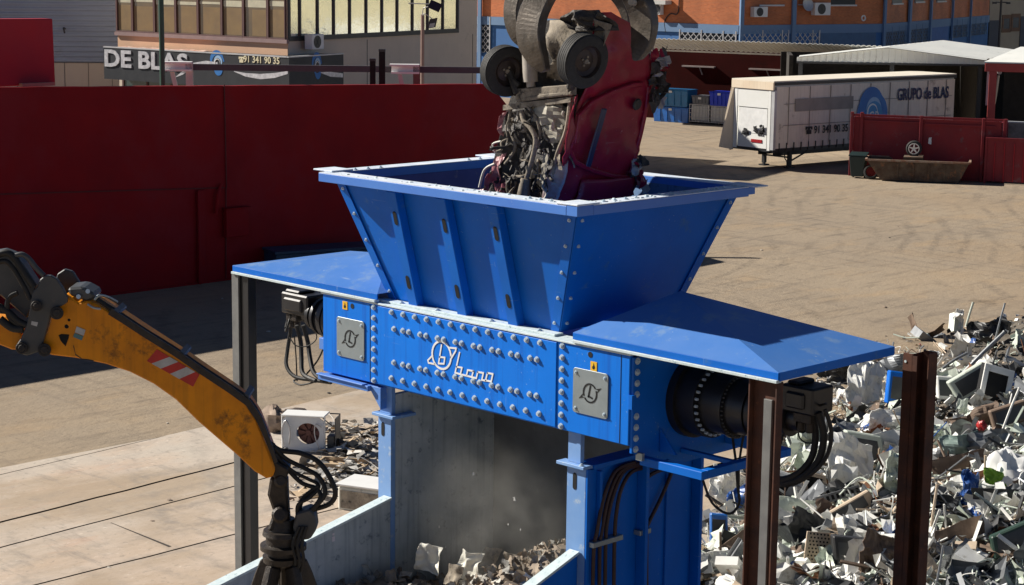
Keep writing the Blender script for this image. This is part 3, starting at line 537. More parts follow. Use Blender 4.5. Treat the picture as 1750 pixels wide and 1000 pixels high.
BB = Frame(e2+V((.3, .3, 0)), (-.28, .96)); BB = Frame(BR.pt(BR.at(1689, 60)[0], 0), (-.05, .999))
mb = MB(); mb.prism([BB.pt(0, 0), BB.pt(40, 0), BB.pt(40, 0, -14), BB.pt(0, 0, -14)], (0, 0, 15)); mb.build('wall', m_beige, t)
for x0, x1, y0, nm in ((1690, 1706, 35, 'door'), (1744, 1760, 28, 'door')): s0, z1_ = BB.at(x0, y0); s1 = BB.at(x1, y0)[0]; g = MB(); g.fbox(BB, s0, s1, 0, z1_, .01, .06); g.build(nm, mat('slate_door', (.05, .055, .075), None, .6), t)
for x0, x1, y0, y1 in ((1715, 1724, 32, 49), (1731, 1740, 30, 47)):
    s0, z1_ = BB.at(x0, y0); s1, z0_ = BB.at(x1, y1); g = MB(); g.fbox(BB, s0, s1, z0_, z1_, .01, .04); wd_ = g.build('window', m_glassd, t); g = MB(); g.fbox(BB, s0-.25, s0-.01, z0_-.3, z1_+.3, .0, .05); g.fbox(BB, s1+.01, s1+.25, z0_-.3, z1_+.3, .0, .05); g.fbox(BB, s0-.01, s1+.01, z1_+.01, z1_+.3, 0, .05); g.fbox(BB, s0-.01, s1+.01, z0_-.3, z0_-.01, 0, .05); g.build('brick_surround', mat('brown_brick_trim', (.20, .12, .08), None, .9), wd_)
p = atd(1708, 60, 121); B = Frame((p.x, p.y), (.7, .71)); t = thing('street_lamp', (p.x, p.y, 0), 'thin black street lamp with two short arms before the beige building', 'street lamp')
z1 = B.at(1708, 4)[1]; mb = MB(); mb.cyl(B.pt(0, 0), B.pt(0, z1+1.5), .09, .07, 10); mb.build('mast', m_darkf, t)
for sg in (-1, 1): mb = MB(); mb.tube([B.pt(0, z1, 0), B.pt(sg*.25, z1, .05), B.pt(sg*.32, z1+.02, .05)], .03); mb.fbox(B, min(sg*.3, sg*.55), max(sg*.3, sg*.55), z1-.1, z1+.02, -.05, .12); mb.build('lantern', m_darkf, t)
# ------------------------------------------------------------------ SHEDS
def corr(mb, A, Bv, Cv, n, h, up=V((0, 0, 1))):   # corrugated parallelogram: A origin, Bv across the ribs, Cv along the ribs
    A, Bv, Cv = V(A), V(Bv), V(Cv); up = Bv.cross(Cv).normalized(); up = up if up.z > 0 or abs(up.z) < .1 else -up
    pr = []
    for i in range(n): pr += [(i/n, 0), ((i+.3)/n, 0), ((i+.45)/n, h), ((i+.85)/n, h)]
    pr.append((1, 0)); k = len(pr)
    mb.add([A+Bv*a_+up*h_ for a_, h_ in pr]+[A+Bv*a_+up*h_+Cv for a_, h_ in pr], [(i, i+1, k+i+1, k+i) for i in range(k-1)])
a, b = onz(1095, 82.5, 4.2), onz(1352, 92, 4.2); al = (b-a); LF = Frame(a, al); Ll = V((al.x, al.y, 0)).length
t = thing('lean_to_shed', LF.pt(0, 0), 'low shed with grey corrugated roof and dark red wall behind the trailer', 'shed')
zr_ = 4.85; pr = onz(1130, 67, zr_); dd = -(pr-LF.O).dot(LF.n)
mb = MB(); corr(mb, LF.pt(-4, 4.2), LF.al*(Ll+10), V((0, 0, zr_-4.2))-LF.n*dd, int((Ll+10)/.3), .045); mb.build('roof', m_roofg, t, solid=.02)
mb = MB(); mb.fbox(LF, -4, Ll+1, 0, 4.1, -2.9, -2.6); mb.build('wall', m_dkred, t)
mb = MB(); mb.fbox(LF, -4, Ll+2, 4.08, 4.16, -.08, .04); mb.build('gutter', m_roofg, t)
for x0, x1, y in ((1168, 1223, 112), (1282, 1338, 117)):
    q0 = LF.at(x0, y, -2.58); q1 = LF.at(x1, y+1, -2.58); mb = MB(); mb.fbox(LF, q0[0], q1[0], q0[1]-.06, q0[1]+.02, -2.6, -2.35); mb.obox(LF.pt((q0[0]+q1[0])/2+.2, q0[1]-.5, -2.6), V((0, 0, .45))-LF.al*.2, LF.al*.05, LF.n*.1); mb.build('shelf_bracket', mat('grey_bracket', (.30, .24, .22), None, .7), t)
B = Frame(atd(1350, 110, 107), (.7, .71)); q0 = B.at(1338, 125); q1 = B.at(1370, 100)
t = thing('hanging_sheet', B.pt(0, q1[1]), 'crinkled silver sheet hanging under the shed corner above the trailer roof', 'sheet'); mb = MB(); mb.sheet(B.pt(q0[0], q0[1]), B.al*(q1[0]-q0[0]), V((0, 0, q1[1]-q0[1])), 8, 8, .05, 5, .06); mb.build('tarpaulin', mat('silver_tarp', (.55, .58, .60), (.4, .43, .46), .4, .3, sc=3), t, solid=.01)
# gable canopy
zf = 4.5; a, b = onz(1362, 99, zf), onz(1683, 104.5, zf); GF = Frame(a, b-a); Lg = V(((b-a).x, (b-a).y, 0)).length; ap = GF.at(1517, 82); zap = ap[1]
t = thing('gable_canopy', GF.pt(0, 0), 'white sheet gable canopy with a black open interior behind the trailer', 'canopy')
depth = 9
def gz(s): return (zf+.02)+(zap-zf-.02)*(s/ap[0] if s < ap[0] else (Lg-s)/(Lg-ap[0]))
mb = MB(); nn = 30
for i in range(nn):
    s0, s1 = Lg*i/nn, Lg*(i+1)/nn; sm = s0+(s1-s0)*.75
    mb.prism([GF.pt(s0, zf-.16), GF.pt(sm, zf-.16), GF.pt(sm, gz(sm)), GF.pt(s0, gz(s0))], GF.n*.05); mb.prism([GF.pt(sm, zf-.16, .05), GF.pt(s1, zf-.16, .05), GF.pt(s1, gz(s1), .05), GF.pt(sm, gz(sm), .05)], GF.n*.06)
mb.build('gable_cladding', m_roofw, t)
mb = MB(); dv = onz(1612, 71.5, zap)-GF.pt(ap[0], zap); depth = -dv.dot(GF.n)-.3
corr(mb, GF.pt(0, gz(0)+.03, .2), dv, GF.pt(ap[0], zap+.03, .2)-GF.pt(0, gz(0)+.03, .2), 12, .06); corr(mb, GF.pt(ap[0], zap+.03, .2), dv, GF.pt(Lg, gz(Lg)+.03, .2)-GF.pt(ap[0], zap+.03, .2), 12, .06); mb.build('roof', m_roofw, t, solid=.02)
mb = MB(); mb.fbox(GF, -.5, Lg+6, 0, zf-.1, -depth-.3, -depth); mb.fbox(GF, Lg-.1, Lg, 0, zf-.1, -depth, -.3); mb.fbox(GF, -.2, 0, 0, zf-.1, -depth, -5); mb.build('rear_wall', mat('black_interior_wall', (.02, .018, .015), (.035, .03, .025), .9), t)  # darkness of the open interior is put into the wall colour
mb = MB(); mb.fbox(GF, 0, Lg, zf-.26, zf-.162, -.15, .1); mb.build('lintel', m_darkf, t)
for s_ in (.1, Lg*.5, Lg-.3): mb = MB(); mb.fbox(GF, s_, s_+.2, 0, zf-.262, -.2, 0); mb.build('column', m_darkf, t)
# second white canopy + red portal on the right edge
zp = 4.6; a, b = onz(1684, 108, zp), onz(1765, 110, zp); PF = Frame(a, b-a)
t = thing('red_portal', PF.pt(0, 0), 'red steel portal frame with white roof at the right edge', 'portal frame')
hb = .38
mb = MB(); mb.fbox(PF, 0, 8, zp-hb, zp, 0, .2); mb.build('beam', m_orange_red, t, .01)
s_ = PF.at(1695, 150)[0]; mb = MB(); mb.fbox(PF, s_-.15, s_+.2, 0, zp-hb-.003, 0, .2); mb.build('column', m_orange_red, t, .01)
s_ = PF.at(1686, 150)[0]; mb = MB(); mb.fbox(PF, s_-.02, s_+.14, 2.6, zp-hb-.003, -.5, -.35); mb.build('rear_column', m_lgrey, t)
s_ = PF.at(1701, 150)[0]; mb = MB(); mb.tube([PF.pt(s_+.12, zp-.55, .1), PF.pt(s_+.02, 2.9, .12), PF.pt(s_-.08, 2.4, .1)], .06); mb.build('drain_pipe', mat('cream_pipe', (.6, .52, .38), None, .6), t, smooth=True)
mb = MB(); mb.prism([PF.pt(-.05, zp+.02, .25), PF.pt(9, zp+.02, .25), PF.pt(9, zp+.55, -5), PF.pt(1.5, zp+.55, -5)], (0, 0, .06)); mb.build('roof', m_roofw, t)
mb = MB(); mb.fbox(PF, .8, 9, 0, zp-.1, -5, -4.8); mb.build('rear_wall', MATS['black_interior_wall'], t)
a = PF.at(1708, 124); mb = MB(); mb.lathe(PF.pt(a[0], a[1], -.2), PF.n, [(0, 0), (.02, .1), (0, .11)], 12); mb.build('round_lamp', m_lgrey, t)
# ------------------------------------------------------------------ CRATES AND TANKS BY THE SHED
CF = Frame(onz(1117, 207), onz(1245, 215.5)-onz(1117, 207)); GRP = 'containers stacked against the shed wall'
def tub(x0, x1, y0, y1, m, nm, label, cat, dz=1.1, zb=None):
    s0, zt_ = CF.at(x0, y0); s1, zb_ = CF.at(x1, y1); zb_ = zb if zb is not None else zb_
    t = thing(nm, CF.pt((s0+s1)/2, zb_, -.4), label, cat, GRP)
    mb = MB(); A = [CF.pt(s0+.04, zb_, 0), CF.pt(s1-.04, zb_, 0), CF.pt(s1-.04, zb_, -dz), CF.pt(s0+.04, zb_, -dz)]; Bt = [CF.pt(s0, zt_-.06, .05), CF.pt(s1, zt_-.06, .05), CF.pt(s1, zt_-.06, -dz), CF.pt(s0, zt_-.06, -dz)]
    mb.loft(A, Bt); mb.build('tub_body', m, t, .02)
    mb = MB(); mb.fbox(CF, s0-.03, s1+.03, zt_-.06, zt_, -dz-.03, .08); mb.build('lid', m, t, .02)
    mb = MB()
    for k in range(1, 5): s_ = s0+(s1-s0)*k/5; mb.fbox(CF, s_-.02, s_+.02, zb_+.08, zt_-.1, .0, .07)
    mb.build('rib', m, t)
    mb = MB(); mb.fbox(CF, (s0+s1)/2-.1, (s0+s1)/2+.1, zt_-.2, zt_-.08, .06, .1); mb.build('label_plate', m_white, t); return zt_
z_ = tub(1117, 1176, 181, 207, m_bluepl, 'blue_tub', 'lower of two blue plastic tubs stacked by the shed wall', 'tub', zb=0.0)
tub(1119, 1175, 151, 178, mat('teal_plastic', (.015, .19, .42), (.012, .14, .34), .35, coat=.3), 'blue_tub', 'upper teal blue tub stacked on another tub by the shed wall', 'tub', zb=z_+.02)
def ibc(x0, x1, y0, y1, label):
    s0, zt_ = CF.at(x0, y0); s1 = CF.at(x1, y1)[0]; t = thing('liquid_tank', CF.pt((s0+s1)/2, 0, -.4), label, 'tank', GRP)
    mb = MB(); mb.fbox(CF, s0+.05, s1-.05, .16, zt_-.03, -1, -.04); mb.build('inner_tank', m_ibc, t, .06)
    mb = MB(); n = 6
    for k in range(n+1): s_ = s0+(s1-s0)*k/n; mb.fbox(CF, s_-.015, s_+.015, .14, zt_, -.005, .02)
    for k in range(5): z = .14+(zt_-.14)*k/4; mb.fbox(CF, s0-.015, s1+.015, z-.015, z+.015, .02, .045)
    for k in range(4): o_ = -1+k*.33; mb.fbox(CF, s1, s1+.03, .14, zt_, o_, o_+.03)
    for k in range(5): z = .14+(zt_-.14)*k/4; mb.fbox(CF, s1, s1+.03, z, z+.03, -1, 0)
    mb.build('wire_cage', m_lgrey, t)
    mb = MB(); mb.fbox(CF, s0, s1, 0, .04, -1, .03); mb.fbox(CF, s0, s1, .1, .14, -1, .03)
    for k in range(3): s_ = s0+(s1-s0)*k/2.2; mb.fbox(CF, s_, s_+.12, .04, .1, -1, .03)
    mb.build('pallet', m_darkf, t); return zt_
z1_ = ibc(1179, 1210, 178, 212, 'caged white liquid tank standing beside the blue tubs, under a grey crate'); z2_ = ibc(1212, 1246, 181, 215, 'caged white liquid tank nearest the trailer, under a bright blue crate')
tub(1183, 1211, 163, 178, mat('grey_plastic', (.16, .17, .19), None, .6), 'plastic_crate', 'grey plastic crate on top of the left caged tank', 'crate', .9, z1_+.02)
tub(1213, 1247, 156, 178, m_bluedk, 'plastic_crate', 'bright deep blue crate on top of the right caged tank', 'crate', .9, z2_+.02)
# ------------------------------------------------------------------ TRAILER
C0 = V((-52.36, 68.24, 0)); TS = Frame(C0, (.094, .9956)); TE = Frame((-54.86, 68.48), C0-V((-54.86, 68.48, 0))); Lt = 12.7; zb, zt = .98, 4.0; we = 2.51
t = thing('semi_trailer', C0, 'white curtain-sided semi-trailer parked on its landing legs, showing its open end', 'trailer')
mb = MB(); n = 64; A_ = []; 
for i in range(n+1):
    s_ = .12+(Lt-.2)*i/n; wv = .03*math.sin(i*1.9)+.02*noise.noise(V((i*.7, 0, 0)))
    for j in range(9): z = zb+(zt-.28-zb)*j/8; A_.append(TS.pt(s_, z, .02+wv*(1-j/8)+.015*noise.noise(V((i*.4, j*.6, 2)))))
mb.add(A_, [(i*9+j, i*9+j+1, (i+1)*9+j+1, (i+1)*9+j) for i in range(n) for j in range(8)]); cu = mb.build('side_curtain', m_curt, t, smooth=True)
mb = MB(); mb.fbox(TS, .1, Lt-.05, zb, zt-.2, -2.45, -.06); mb.build('box_body', m_trw, t)
mb = MB(); mb.fbox(TS, 0, Lt, zt-.22, zt-.08, -2.51, .06); mb.build('top_rail', m_darkf, t)
mb = MB(); mb.prism([TE.pt(-.03, zt-.08, .08), TE.pt(we+.04, zt-.08, .08), TS.pt(Lt, zt-.08, .04), TS.pt(Lt, zt-.08, -2.5)], (0, 0, .06)); mb.build('roof', mat('trailer_roof', (.78, .72, .60), (.7, .63, .52), .7, sc=1), t)
mb = MB(); mb.fbox(TE, -.02, we+.02, zt-.42, zt-.085, .0, .1); mb.build('header', m_curt2, t)
mb = MB(); mb.fbox(TE, .12, .34, zb-.1, zt-.43, .0, .06); mb.fbox(TE, we-.3, we-.12, zb-.1, zt-.43, .0, .06); mb.fbox(TE, .34, we-.3, zt-1.25, zt-.43, .0, .05); mb.build('door_frame', m_trw, t, .01)
mb = MB(); mb.fbox(TE, .4, we-.36, zb+.62, zt-1.28, .0, .02); mb.build('roller_door', mat('white_door', (.82, .82, .80), None, .5), t)
mb = MB(); mb.fbox(TE, .4, we-.36, zb-.02, zb+.6, .0, .03); mb.build('lower_door', m_trw, t)
mb = MB(); mb.fbox(TE, 1.25, 1.9, zb+.22, zb+.36, .03, .06); mb.build('red_marker', mat('red_reflector', (.35, .01, .015), None, .4), t)
mb = MB(); mb.prism([TE.pt(-.05, zb-.25, .06), TE.pt(.12, zb-.2, .02), TE.pt(.12, zt-.43, .02), TE.pt(.0, zt-.43, .1), TE.pt(-.16, zb+1.1, .3)], TE.n*.02+TE.al*.0); mb.prism([TE.pt(-.3, zb-.1, .5), TE.pt(.1, zb-.2, .06), TE.pt(.12, zt-.43, .06), TE.pt(-.02, zt-.43, .1)], TE.n*.02); mb.build('loose_curtain', m_curt2, t)
rr = random.Random(4); g = MB()
for k in range(9): s_ = .5+rr.random()*1.4; z = zb+.5+rr.random()*.25; g.sheet(TE.pt(s_, z, .06), TE.al*.25, V((0, 0, .12+.2*rr.random())), 3, 3, .06, k, .3)
g.build('torn_strips', m_darkf, t, solid=.01)
mb = MB(); mb.fbox(TE, we-.1, we+.08, zb-.05, zt-.43, -.1, .05); mb.build('corner_post', m_lgrey, t)
mb = MB()
for (x0, y0, x1, y1) in ((1345, 190, 1700, 172),): pass
for k in range(9): s_ = .9+k*1.38; mb.fbox(TS, s_, s_+.035, zb+.15, zt-.3, .045, .06)
for z in (zb+1.0, zb+1.95): mb.fbox(TS, .6, Lt-.3, z, z+.025, .05, .062)
mb.build('curtain_seam', mat('seam_grey', (.30, .26, .23), None, .8), t)
mb = MB(); q0 = TS.at(1357, 190); q1 = TS.at(1457, 164); mb.fbox(TS, q0[0], q1[0], q0[1]-.02, q1[1]+.0, .055, .066); mb.build('patch', mat('faded_patch', (.26, .235, .21), (.34, .30, .27), .8, sc=2), t)
mb = MB()
for k in range(26): s_ = .35+k*.48; mb.fbox(TS, s_, s_+.05, zb-.12, zb+.24, .04, .07)
mb.build('curtain_buckle', m_darkf, t)
mb = MB(); mb.fbox(TS, .0, Lt, zb-.16, zb-.002, -2.5, .03); mb.build('side_rail', m_darkf, t)
mb = MB(); mb.fbox(TS, 1, Lt, .55, zb-.163, -.9, -.78); mb.fbox(TS, 1, Lt, .55, zb-.163, -1.8, -1.68); mb.build('chassis_beam', m_darkf, t)
for o_ in (-.45, -2.0):
    s_ = 1.55; mb = MB(); mb.fbox(TS, s_, s_+.16, .12, zb-.16, o_-.08, o_+.08); mb.fbox(TS, s_-.12, s_+.28, 0, .06, o_-.15, o_+.15); mb.fbox(TS, s_+.03, s_+.13, .06, .12, o_-.05, o_+.05); mb.build('landing_leg', m_darkf, t)
mb = MB(); mb.fbox(TS, 1.58, 1.64, .45, .52, -2.0, -.45); mb.obox(TS.pt(1.7, .3, -.45), TS.al*1.4+V((0, 0, .5)), V((0, 0, .06)), TS.n*.06); mb.tube([TS.pt(1.0, zb-.2, -.2), TS.pt(1.05, .5, -.2), TS.pt(1.2, .35, -.22), TS.pt(1.25, .1, -.25)], .025); mb.build('leg_brace', m_darkf, t)
for k in range(3):
    for o_ in (-.05, -2.15): s_ = 9.0+k*1.31; mb = MB(); mb.cyl(TS.pt(s_, .5, o_), TS.pt(s_, .5, o_-.32), .5, n=24); mb.cyl(TS.pt(s_, .5, o_+.01), TS.pt(s_, .5, o_), .28, n=16); mb.build('wheel', m_tyre, t)
q0 = TS.at(1532, 164); q1 = TS.at(1619, 164); zz = TS.at(1575, 168)[1]
ftext(TS, 'GRUPO de BLAS', 'lettering', m_navy, t, q0[0], q1[0], zz-.05, zz+.52, .07, .012, .02)
q0 = TS.at(1389, 228); q1 = TS.at(1447, 225); zz = (q0[1]+q1[1])/2
ftext(TS, '91 341 90 35', 'phone_number', mat('black_letter', (.02, .018, .02), None, .6), t, q0[0], q1[0], zz, zz+.36, .07, .012, .015)
mb = MB(); q = TS.at(1380, 229); phone(mb, TS, q[0], q[1], .40, .07); mb.build('phone_symbol', MATS['black_letter'], t)
q = TS.at(1489, 190); mb = MB(); n = 40; R_ = 1.12; mb.prism([TS.pt(q[0]+.95*R_*math.cos(6.2832*i/n)*(1-.0*i), q[1]+.9*R_*math.sin(6.2832*i/n)-.1, .064) for i in range(n)], TS.n*.008); mb.build('emblem_disc', m_logo_b, t)
swirl(t, TS, q[0], q[1]-.05, 1.2, .074, .95); mb = MB(); n = 24; mb.prism([TS.pt(q[0]+.1+.62*math.cos(6.2832*i/n), q[1]-.25+.72*math.sin(6.2832*i/n), .074) for i in range(n)], TS.n*.012); mb.build('emblem_disc', mat('logo_mid_blue', (.05, .30, .62), None, .5), t)
ftext(TS, 'GB', 'emblem_letters', m_white, t, q[0]-.25, q[0]+.45, q[1]-.6, q[1]-.0, .088, .01, .0)
# ------------------------------------------------------------------ RED SCRAP BOX, GATE, SKIP
a, b = onz(1450, 300), onz(1712, 313); RF = Frame(a, b-a); Lr = V(((b-a).x, (b-a).y, 0)).length; hr = RF.at(1580, 199)[1]
t = thing('scrap_container', RF.pt(0, 0), 'large open dark red steel scrap container in front of the trailer', 'container')
m_rc = mat('scuffed_red_steel', (.24, .012, .018), (.17, .012, .02), .7, sc=1, dirt=(.16, .08, .09), dsc=1.6, dth=.58)
mb = MB(); mb.fbox(RF, .15, Lr-.15, .1, hr-.12, -.12, -.06); mb.fbox(RF, .1, Lr-.1, .1, hr-.3, -2.3, -2.24); mb.fbox(RF, .12, .2, .1, hr-.15, -2.24, -.12); mb.fbox(RF, Lr-.2, Lr-.12, .1, hr-.15, -2.24, -.12); mb.fbox(RF, .1, Lr-.1, .02, .09, -2.3, -.04); mb.build('side_panel', m_rc, t)
for s_ in (.0, .42, 2.98, 5.6, Lr-.05): mb = MB(); mb.fbox(RF, s_, s_+.13, 0, hr+(.08 if s_ < 1 else .02), -.05, .06); mb.build('upright', m_rc, t, .01)
mb = MB(); mb.fbox(RF, .1, Lr, hr-.1, hr, -.05, .03); mb.fbox(RF, .5, 3.0, hr-.32, hr-.26, -.05, .02); mb.fbox(RF, 3.2, Lr-.4, hr-.36, hr-.3, -.05, .02); mb.build('top_rail', m_rc, t)
mb = MB(); s_ = RF.at(1587, 240); mb.sheet(RF.pt(s_[0], s_[1]-.15, .0), RF.al*.12, V((0, 0, .26)), 2, 3, .04, 3, .2); mb.build('sticker', m_white, t)
GF2 = Frame(RF.pt(Lr-.6, 0, .35), RF.al); hg = GF2.at(1720, 237)[1]
t = thing('metal_gate', GF2.pt(0, 0), 'low red barred gate at the right edge beside the red container', 'gate')
s0 = GF2.at(1685, 260)[0]
mb = MB(); mb.fbox(GF2, s0, s0+3.4, .1, hg-.06, -.05, 0); mb.build('gate_sheet', m_rc, t)
mb = MB(); mb.fbox(GF2, s0-.04, s0+3.5, hg-.06, hg+.02, -.06, .05); mb.fbox(GF2, s0-.04, s0+.04, 0, hg-.065, -.06, .05); mb.build('gate_frame', m_rc, t)
for k in range(8): mb = MB(); mb.fbox(GF2, s0+.35+k*.4, s0+.38+k*.4, .1, hg-.2, .0, .04); mb.build('bar', m_redwall2, t)
t = thing('rubble_wall', RF.pt(Lr, 0, -3), 'pale weathered concrete wall behind the red gate at the right edge', 'wall'); mb = MB(); B = Frame(RF.pt(Lr-.5, 0, -2.8), RF.al); z1 = B.at(1730, 210)[1]; mb.fbox(B, 0, 7, 0, z1, -.2, 0); mb.build('concrete_wall', mat('weathered_wall', (.36, .34, .32), (.10, .09, .08), .9, sc=2), t); mb = MB(); mb.fbox(B, -.05, 7, z1, z1+.06, -.24, .04); mb.build('coping', m_lgrey, t)
a, b = onz(1505, 309), onz(1638, 314); KF = Frame(a, b-a); Lk = V(((b-a).x, (b-a).y, 0)).length
t = thing('skip_bin', KF.pt(0, 0), 'rusty grey open skip with sloping ends in front of the red container', 'skip')
q0 = KF.at(1482, 273); q1 = KF.at(1656, 279); hk = (q0[1]+q1[1])/2
m_skip = mat('rusty_skip', (.13, .10, .07), (.06, .03, .018), .85, sc=2.5, dirt=(.25, .11, .05), dsc=3, dth=.55, bump=.01)
mb = MB(); A = [KF.pt(0, .05, 0), KF.pt(Lk, .05, 0), KF.pt(Lk, .05, -1.4), KF.pt(0, .05, -1.4)]; T_ = [KF.pt(q0[0], hk, .12), KF.pt(q1[0], hk, .12), KF.pt(q1[0], hk, -1.5), KF.pt(q0[0], hk, -1.5)]
mb.loft(A, T_, False); mb.add(A, [(0, 1, 2, 3)]); mb.build('tub_body', m_skip, t, solid=.03)
mb = MB(); 
for p0, p1 in zip(T_, T_[1:]+T_[:1]): d = (p1-p0).normalized(); mb.obox(p0-V((0, 0, .03)), p1-p0, d.cross(V((0, 0, 1)))*.09, V((0, 0, .08)))
mb.build('rim', mat('skip_rim', (.33, .26, .20), (.24, .10, .05), .8, sc=4), t)
mb = MB()
for k in (1, 2, 3, 4): s_ = Lk*k/5; mb.obox(KF.pt(s_, .1, .01), V((0, 0, hk-.2))+KF.n*.11, KF.al*.08, KF.n*.04)
mb.build('rib', m_skip, t)
q = KF.at(1562, 254, -.6); t = thing('car_wheel', KF.pt(q[0], q[1], -.6), 'spoked silver car wheel standing above the rusty skip', 'wheel')
mb = MB(); c = KF.pt(q[0], q[1], -.6); mb.lathe(c, KF.n, [(-.15, .3), (-.08, .34), (.06, .34), (.1, .3), (.1, .24), (-.15, .24)], 28); mb.build('tyre', m_tyre, t, smooth=True)
mb = MB(); mb.lathe(c, KF.n, [(.1, .24), (.12, .235), (.12, .2), (.1, .2)], 28)
for k in range(5): a_ = 6.2832*k/5+.3; d = KF.al*math.cos(a_)+V((0, 0, 1))*math.sin(a_); e_ = d.cross(KF.n); mb.prism([c+KF.n*.09-e_*.045, c+KF.n*.09+e_*.045, c+KF.n*.09+d*.21+e_*.02, c+KF.n*.09+d*.21-e_*.02], KF.n*.03)
mb.lathe(c, KF.n, [(.12, 0), (.13, .05), (.09, .06)], 12); mb.build('rim', mat('alloy', (.75, .75, .76), None, .3, .6), t)
mb = MB(); mb.prism([KF.pt(q[0]-.5, .05, -1.3), KF.pt(q[0]+.5, .05, -1.3), KF.pt(q[0]+.4, q[1]-.3, -.9), KF.pt(q[0]-.4, q[1]-.32, -.9)], KF.n*.9); mb.build('x', m_skip, None); o = bpy.data.objects['x']; o.name = 'scrap_load'; tag(o, 'dark rusty scrap load filling the skip under the car wheel', 'scrap')
p = onz(1466, 304); t = thing('waste_bin', p, 'dark green wheelie bin standing left of the rusty skip', 'bin'); B = Frame(p, RF.al)
mb = MB(); mb.loft([B.pt(-.26, .08, .25), B.pt(.26, .08, .25), B.pt(.26, .08, -.25), B.pt(-.26, .08, -.25)], [B.pt(-.36, .95, .32), B.pt(.36, .95, .32), B.pt(.36, .95, -.3), B.pt(-.36, .95, -.3)]); mb.build('bin_body', mat('bin_green', (.01, .03, .03), None, .5), t, .02)
mb = MB(); mb.prism([B.pt(-.38, .96, .34), B.pt(.38, .96, .34), B.pt(.38, 1.06, -.34), B.pt(-.38, 1.06, -.34)], (0, 0, .04)); mb.build('lid', MATS['bin_green'], t)
for s_ in (-.28, .22): mb = MB(); mb.cyl(B.pt(s_, .1, -.25), B.pt(s_+.06, .1, -.25), .1); mb.build('wheel', m_tyre, t)
p = onz(1489, 306); t = thing('loose_tyre', p, 'black tyre leaning at the left foot of the rusty skip', 'tyre'); mb = MB(); mb.lathe(p+V((0, 0, .32))+RF.n*.1, RF.n+V((0, 0, .2)), [(-.1, .24), (-.09, .3), (0, .33), (.09, .3), (.1, .24), (0, .21), (-.1, .24)], 28); mb.build('tyre_ring', m_tyre, t, smooth=True)
# ------------------------------------------------------------------ SHREDDER
FY = 14.70; XA, XB = -18.06, -13.03; ZB, ZT = 4.02, 4.985; YB = 16.65
sh = thing('shredder', (-15.55, 15.7, 0), 'big blue industrial shredder with hopper, studded front beam and discharge chute', 'shredder')
FF = Frame((0, FY), (1, 0))      # front face; s = world X
def fz(zx, zy): p = ony(620+zx*.28, 500+zy*.28, FY); return p.x, p.z
mb = MB(); mb.box(XA, XB, FY, FY+.06, ZB, ZT); fp = mb.build('front_beam', m_blue_s, sh, .008)
mb = MB(); mb.box(-17.02, -14.08, FY-.014, FY-.002, ZB+.015, ZT-.012); mb.build('centre_plate', m_blue_s, sh, .004)
mb = MB()
for s_ in (-17.175, -13.155): mb.box(s_, s_+.006, FY-.004, FY-.001, ZB+.01, ZT-.01)
mb.build('seam', m_hole, fp)
def bolt(mbx, p, n, r=.030, L=.045):
    L *= .62
    p, n = V(p), V(n).normalized(); mbx.cyl(p, p+n*.008, r*1.25, n=12); mbx.cyl(p+n*.008, p+n*L, r, n=6); mbx.cyl(p+n*L, p+n*(L+.012), r*.55, n=8)
def bolts(pts, n, par, r=.030, L=.045):
    for p in pts: g = MB(); bolt(g, p, n, r, L); g.build('bolt', m_bolt, par)
P_ = []
for X in (-17.10, -14.0): P_ += [(X, FY-.001, ZT-.04-i*(.885/7)) for i in range(8)]
for z in (4.945, 4.144): P_ += [(-16.765+i*(2.443/12), FY-.015, z-(.01 if z > 4.5 else 0)) for i in range(13)]
for z in (4.742, 4.338):
    P_ += [(-16.72, FY-.015, z)]
    for k in range(8): c = -16.51+k*(2.093/7); P_ += [(c-.052, FY-.015, z), (c+.052, FY-.015, z)]
bolts(P_, (0, -1, 0), fp, .028, .04)
# logo
lg = MB(); c = V((-15.896, FY-.016, 4.553)); n_ = 28; pt = [c+V((.158*math.cos(6.2832*i/n_), 0, .160*math.sin(6.2832*i/n_))) for i in range(n_)]
D3 = lambda zx, zy: V((fz(zx, zy)[0], FY-.016, fz(zx, zy)[1]))
nn = V((0, -1, 0)); stroke(lg, pt, .025, nn, .004, True)
for L_ in ([(488, 318), (470, 432)], [(476, 392), (508, 396), (503, 434), (470, 432)], [(540, 336), (577, 340), (574, 356), (549, 398)], [(434, 382), (405, 412), (409, 428), (446, 436)],
           [(598, 366), (571, 488), (603, 498), (613, 458), (579, 452)], [(603, 498), (645, 508), (700, 522)], [(682, 478), (648, 472), (640, 507)], [(682, 478), (672, 516)], [(700, 522), (709, 484)], [(709, 484), (743, 490), (734, 532), (758, 537)], [(768, 490), (801, 496), (791, 542), (757, 535), (768, 490)]):
    stroke(lg, [D3(*q) for q in L_], .020, nn, .004)
lg.build('white_logo', m_white, fp)
def small_logo(par, cx, cz, k, Y):
    g = MB(); q = lambda a, b: V((cx+a*k, Y, cz+b*k))
    for a0, a1 in ((42, 86), (96, 200), (222, 264), (276, 378)): stroke(g, [q(.5*math.cos(math.radians(a)), .52*math.sin(math.radians(a))) for a in [a0+(a1-a0)*i/8 for i in range(9)]], .09*k, nn, .003)
    stroke(g, [q(.02, .40), q(-.12, -.22)], .10*k, nn, .003); stroke(g, [q(-.12, -.18), q(.16, -.26)], .10*k, nn, .003)
    g.prism([q(.42, .30), q(.85, .42), q(.52, .08), q(.62, .27)], nn*.003); g.prism([q(-.42, -.30), q(-.85, -.42), q(-.52, -.08), q(-.62, -.27)], nn*.003)
    g.build('stencil_emblem', m_hole, par)
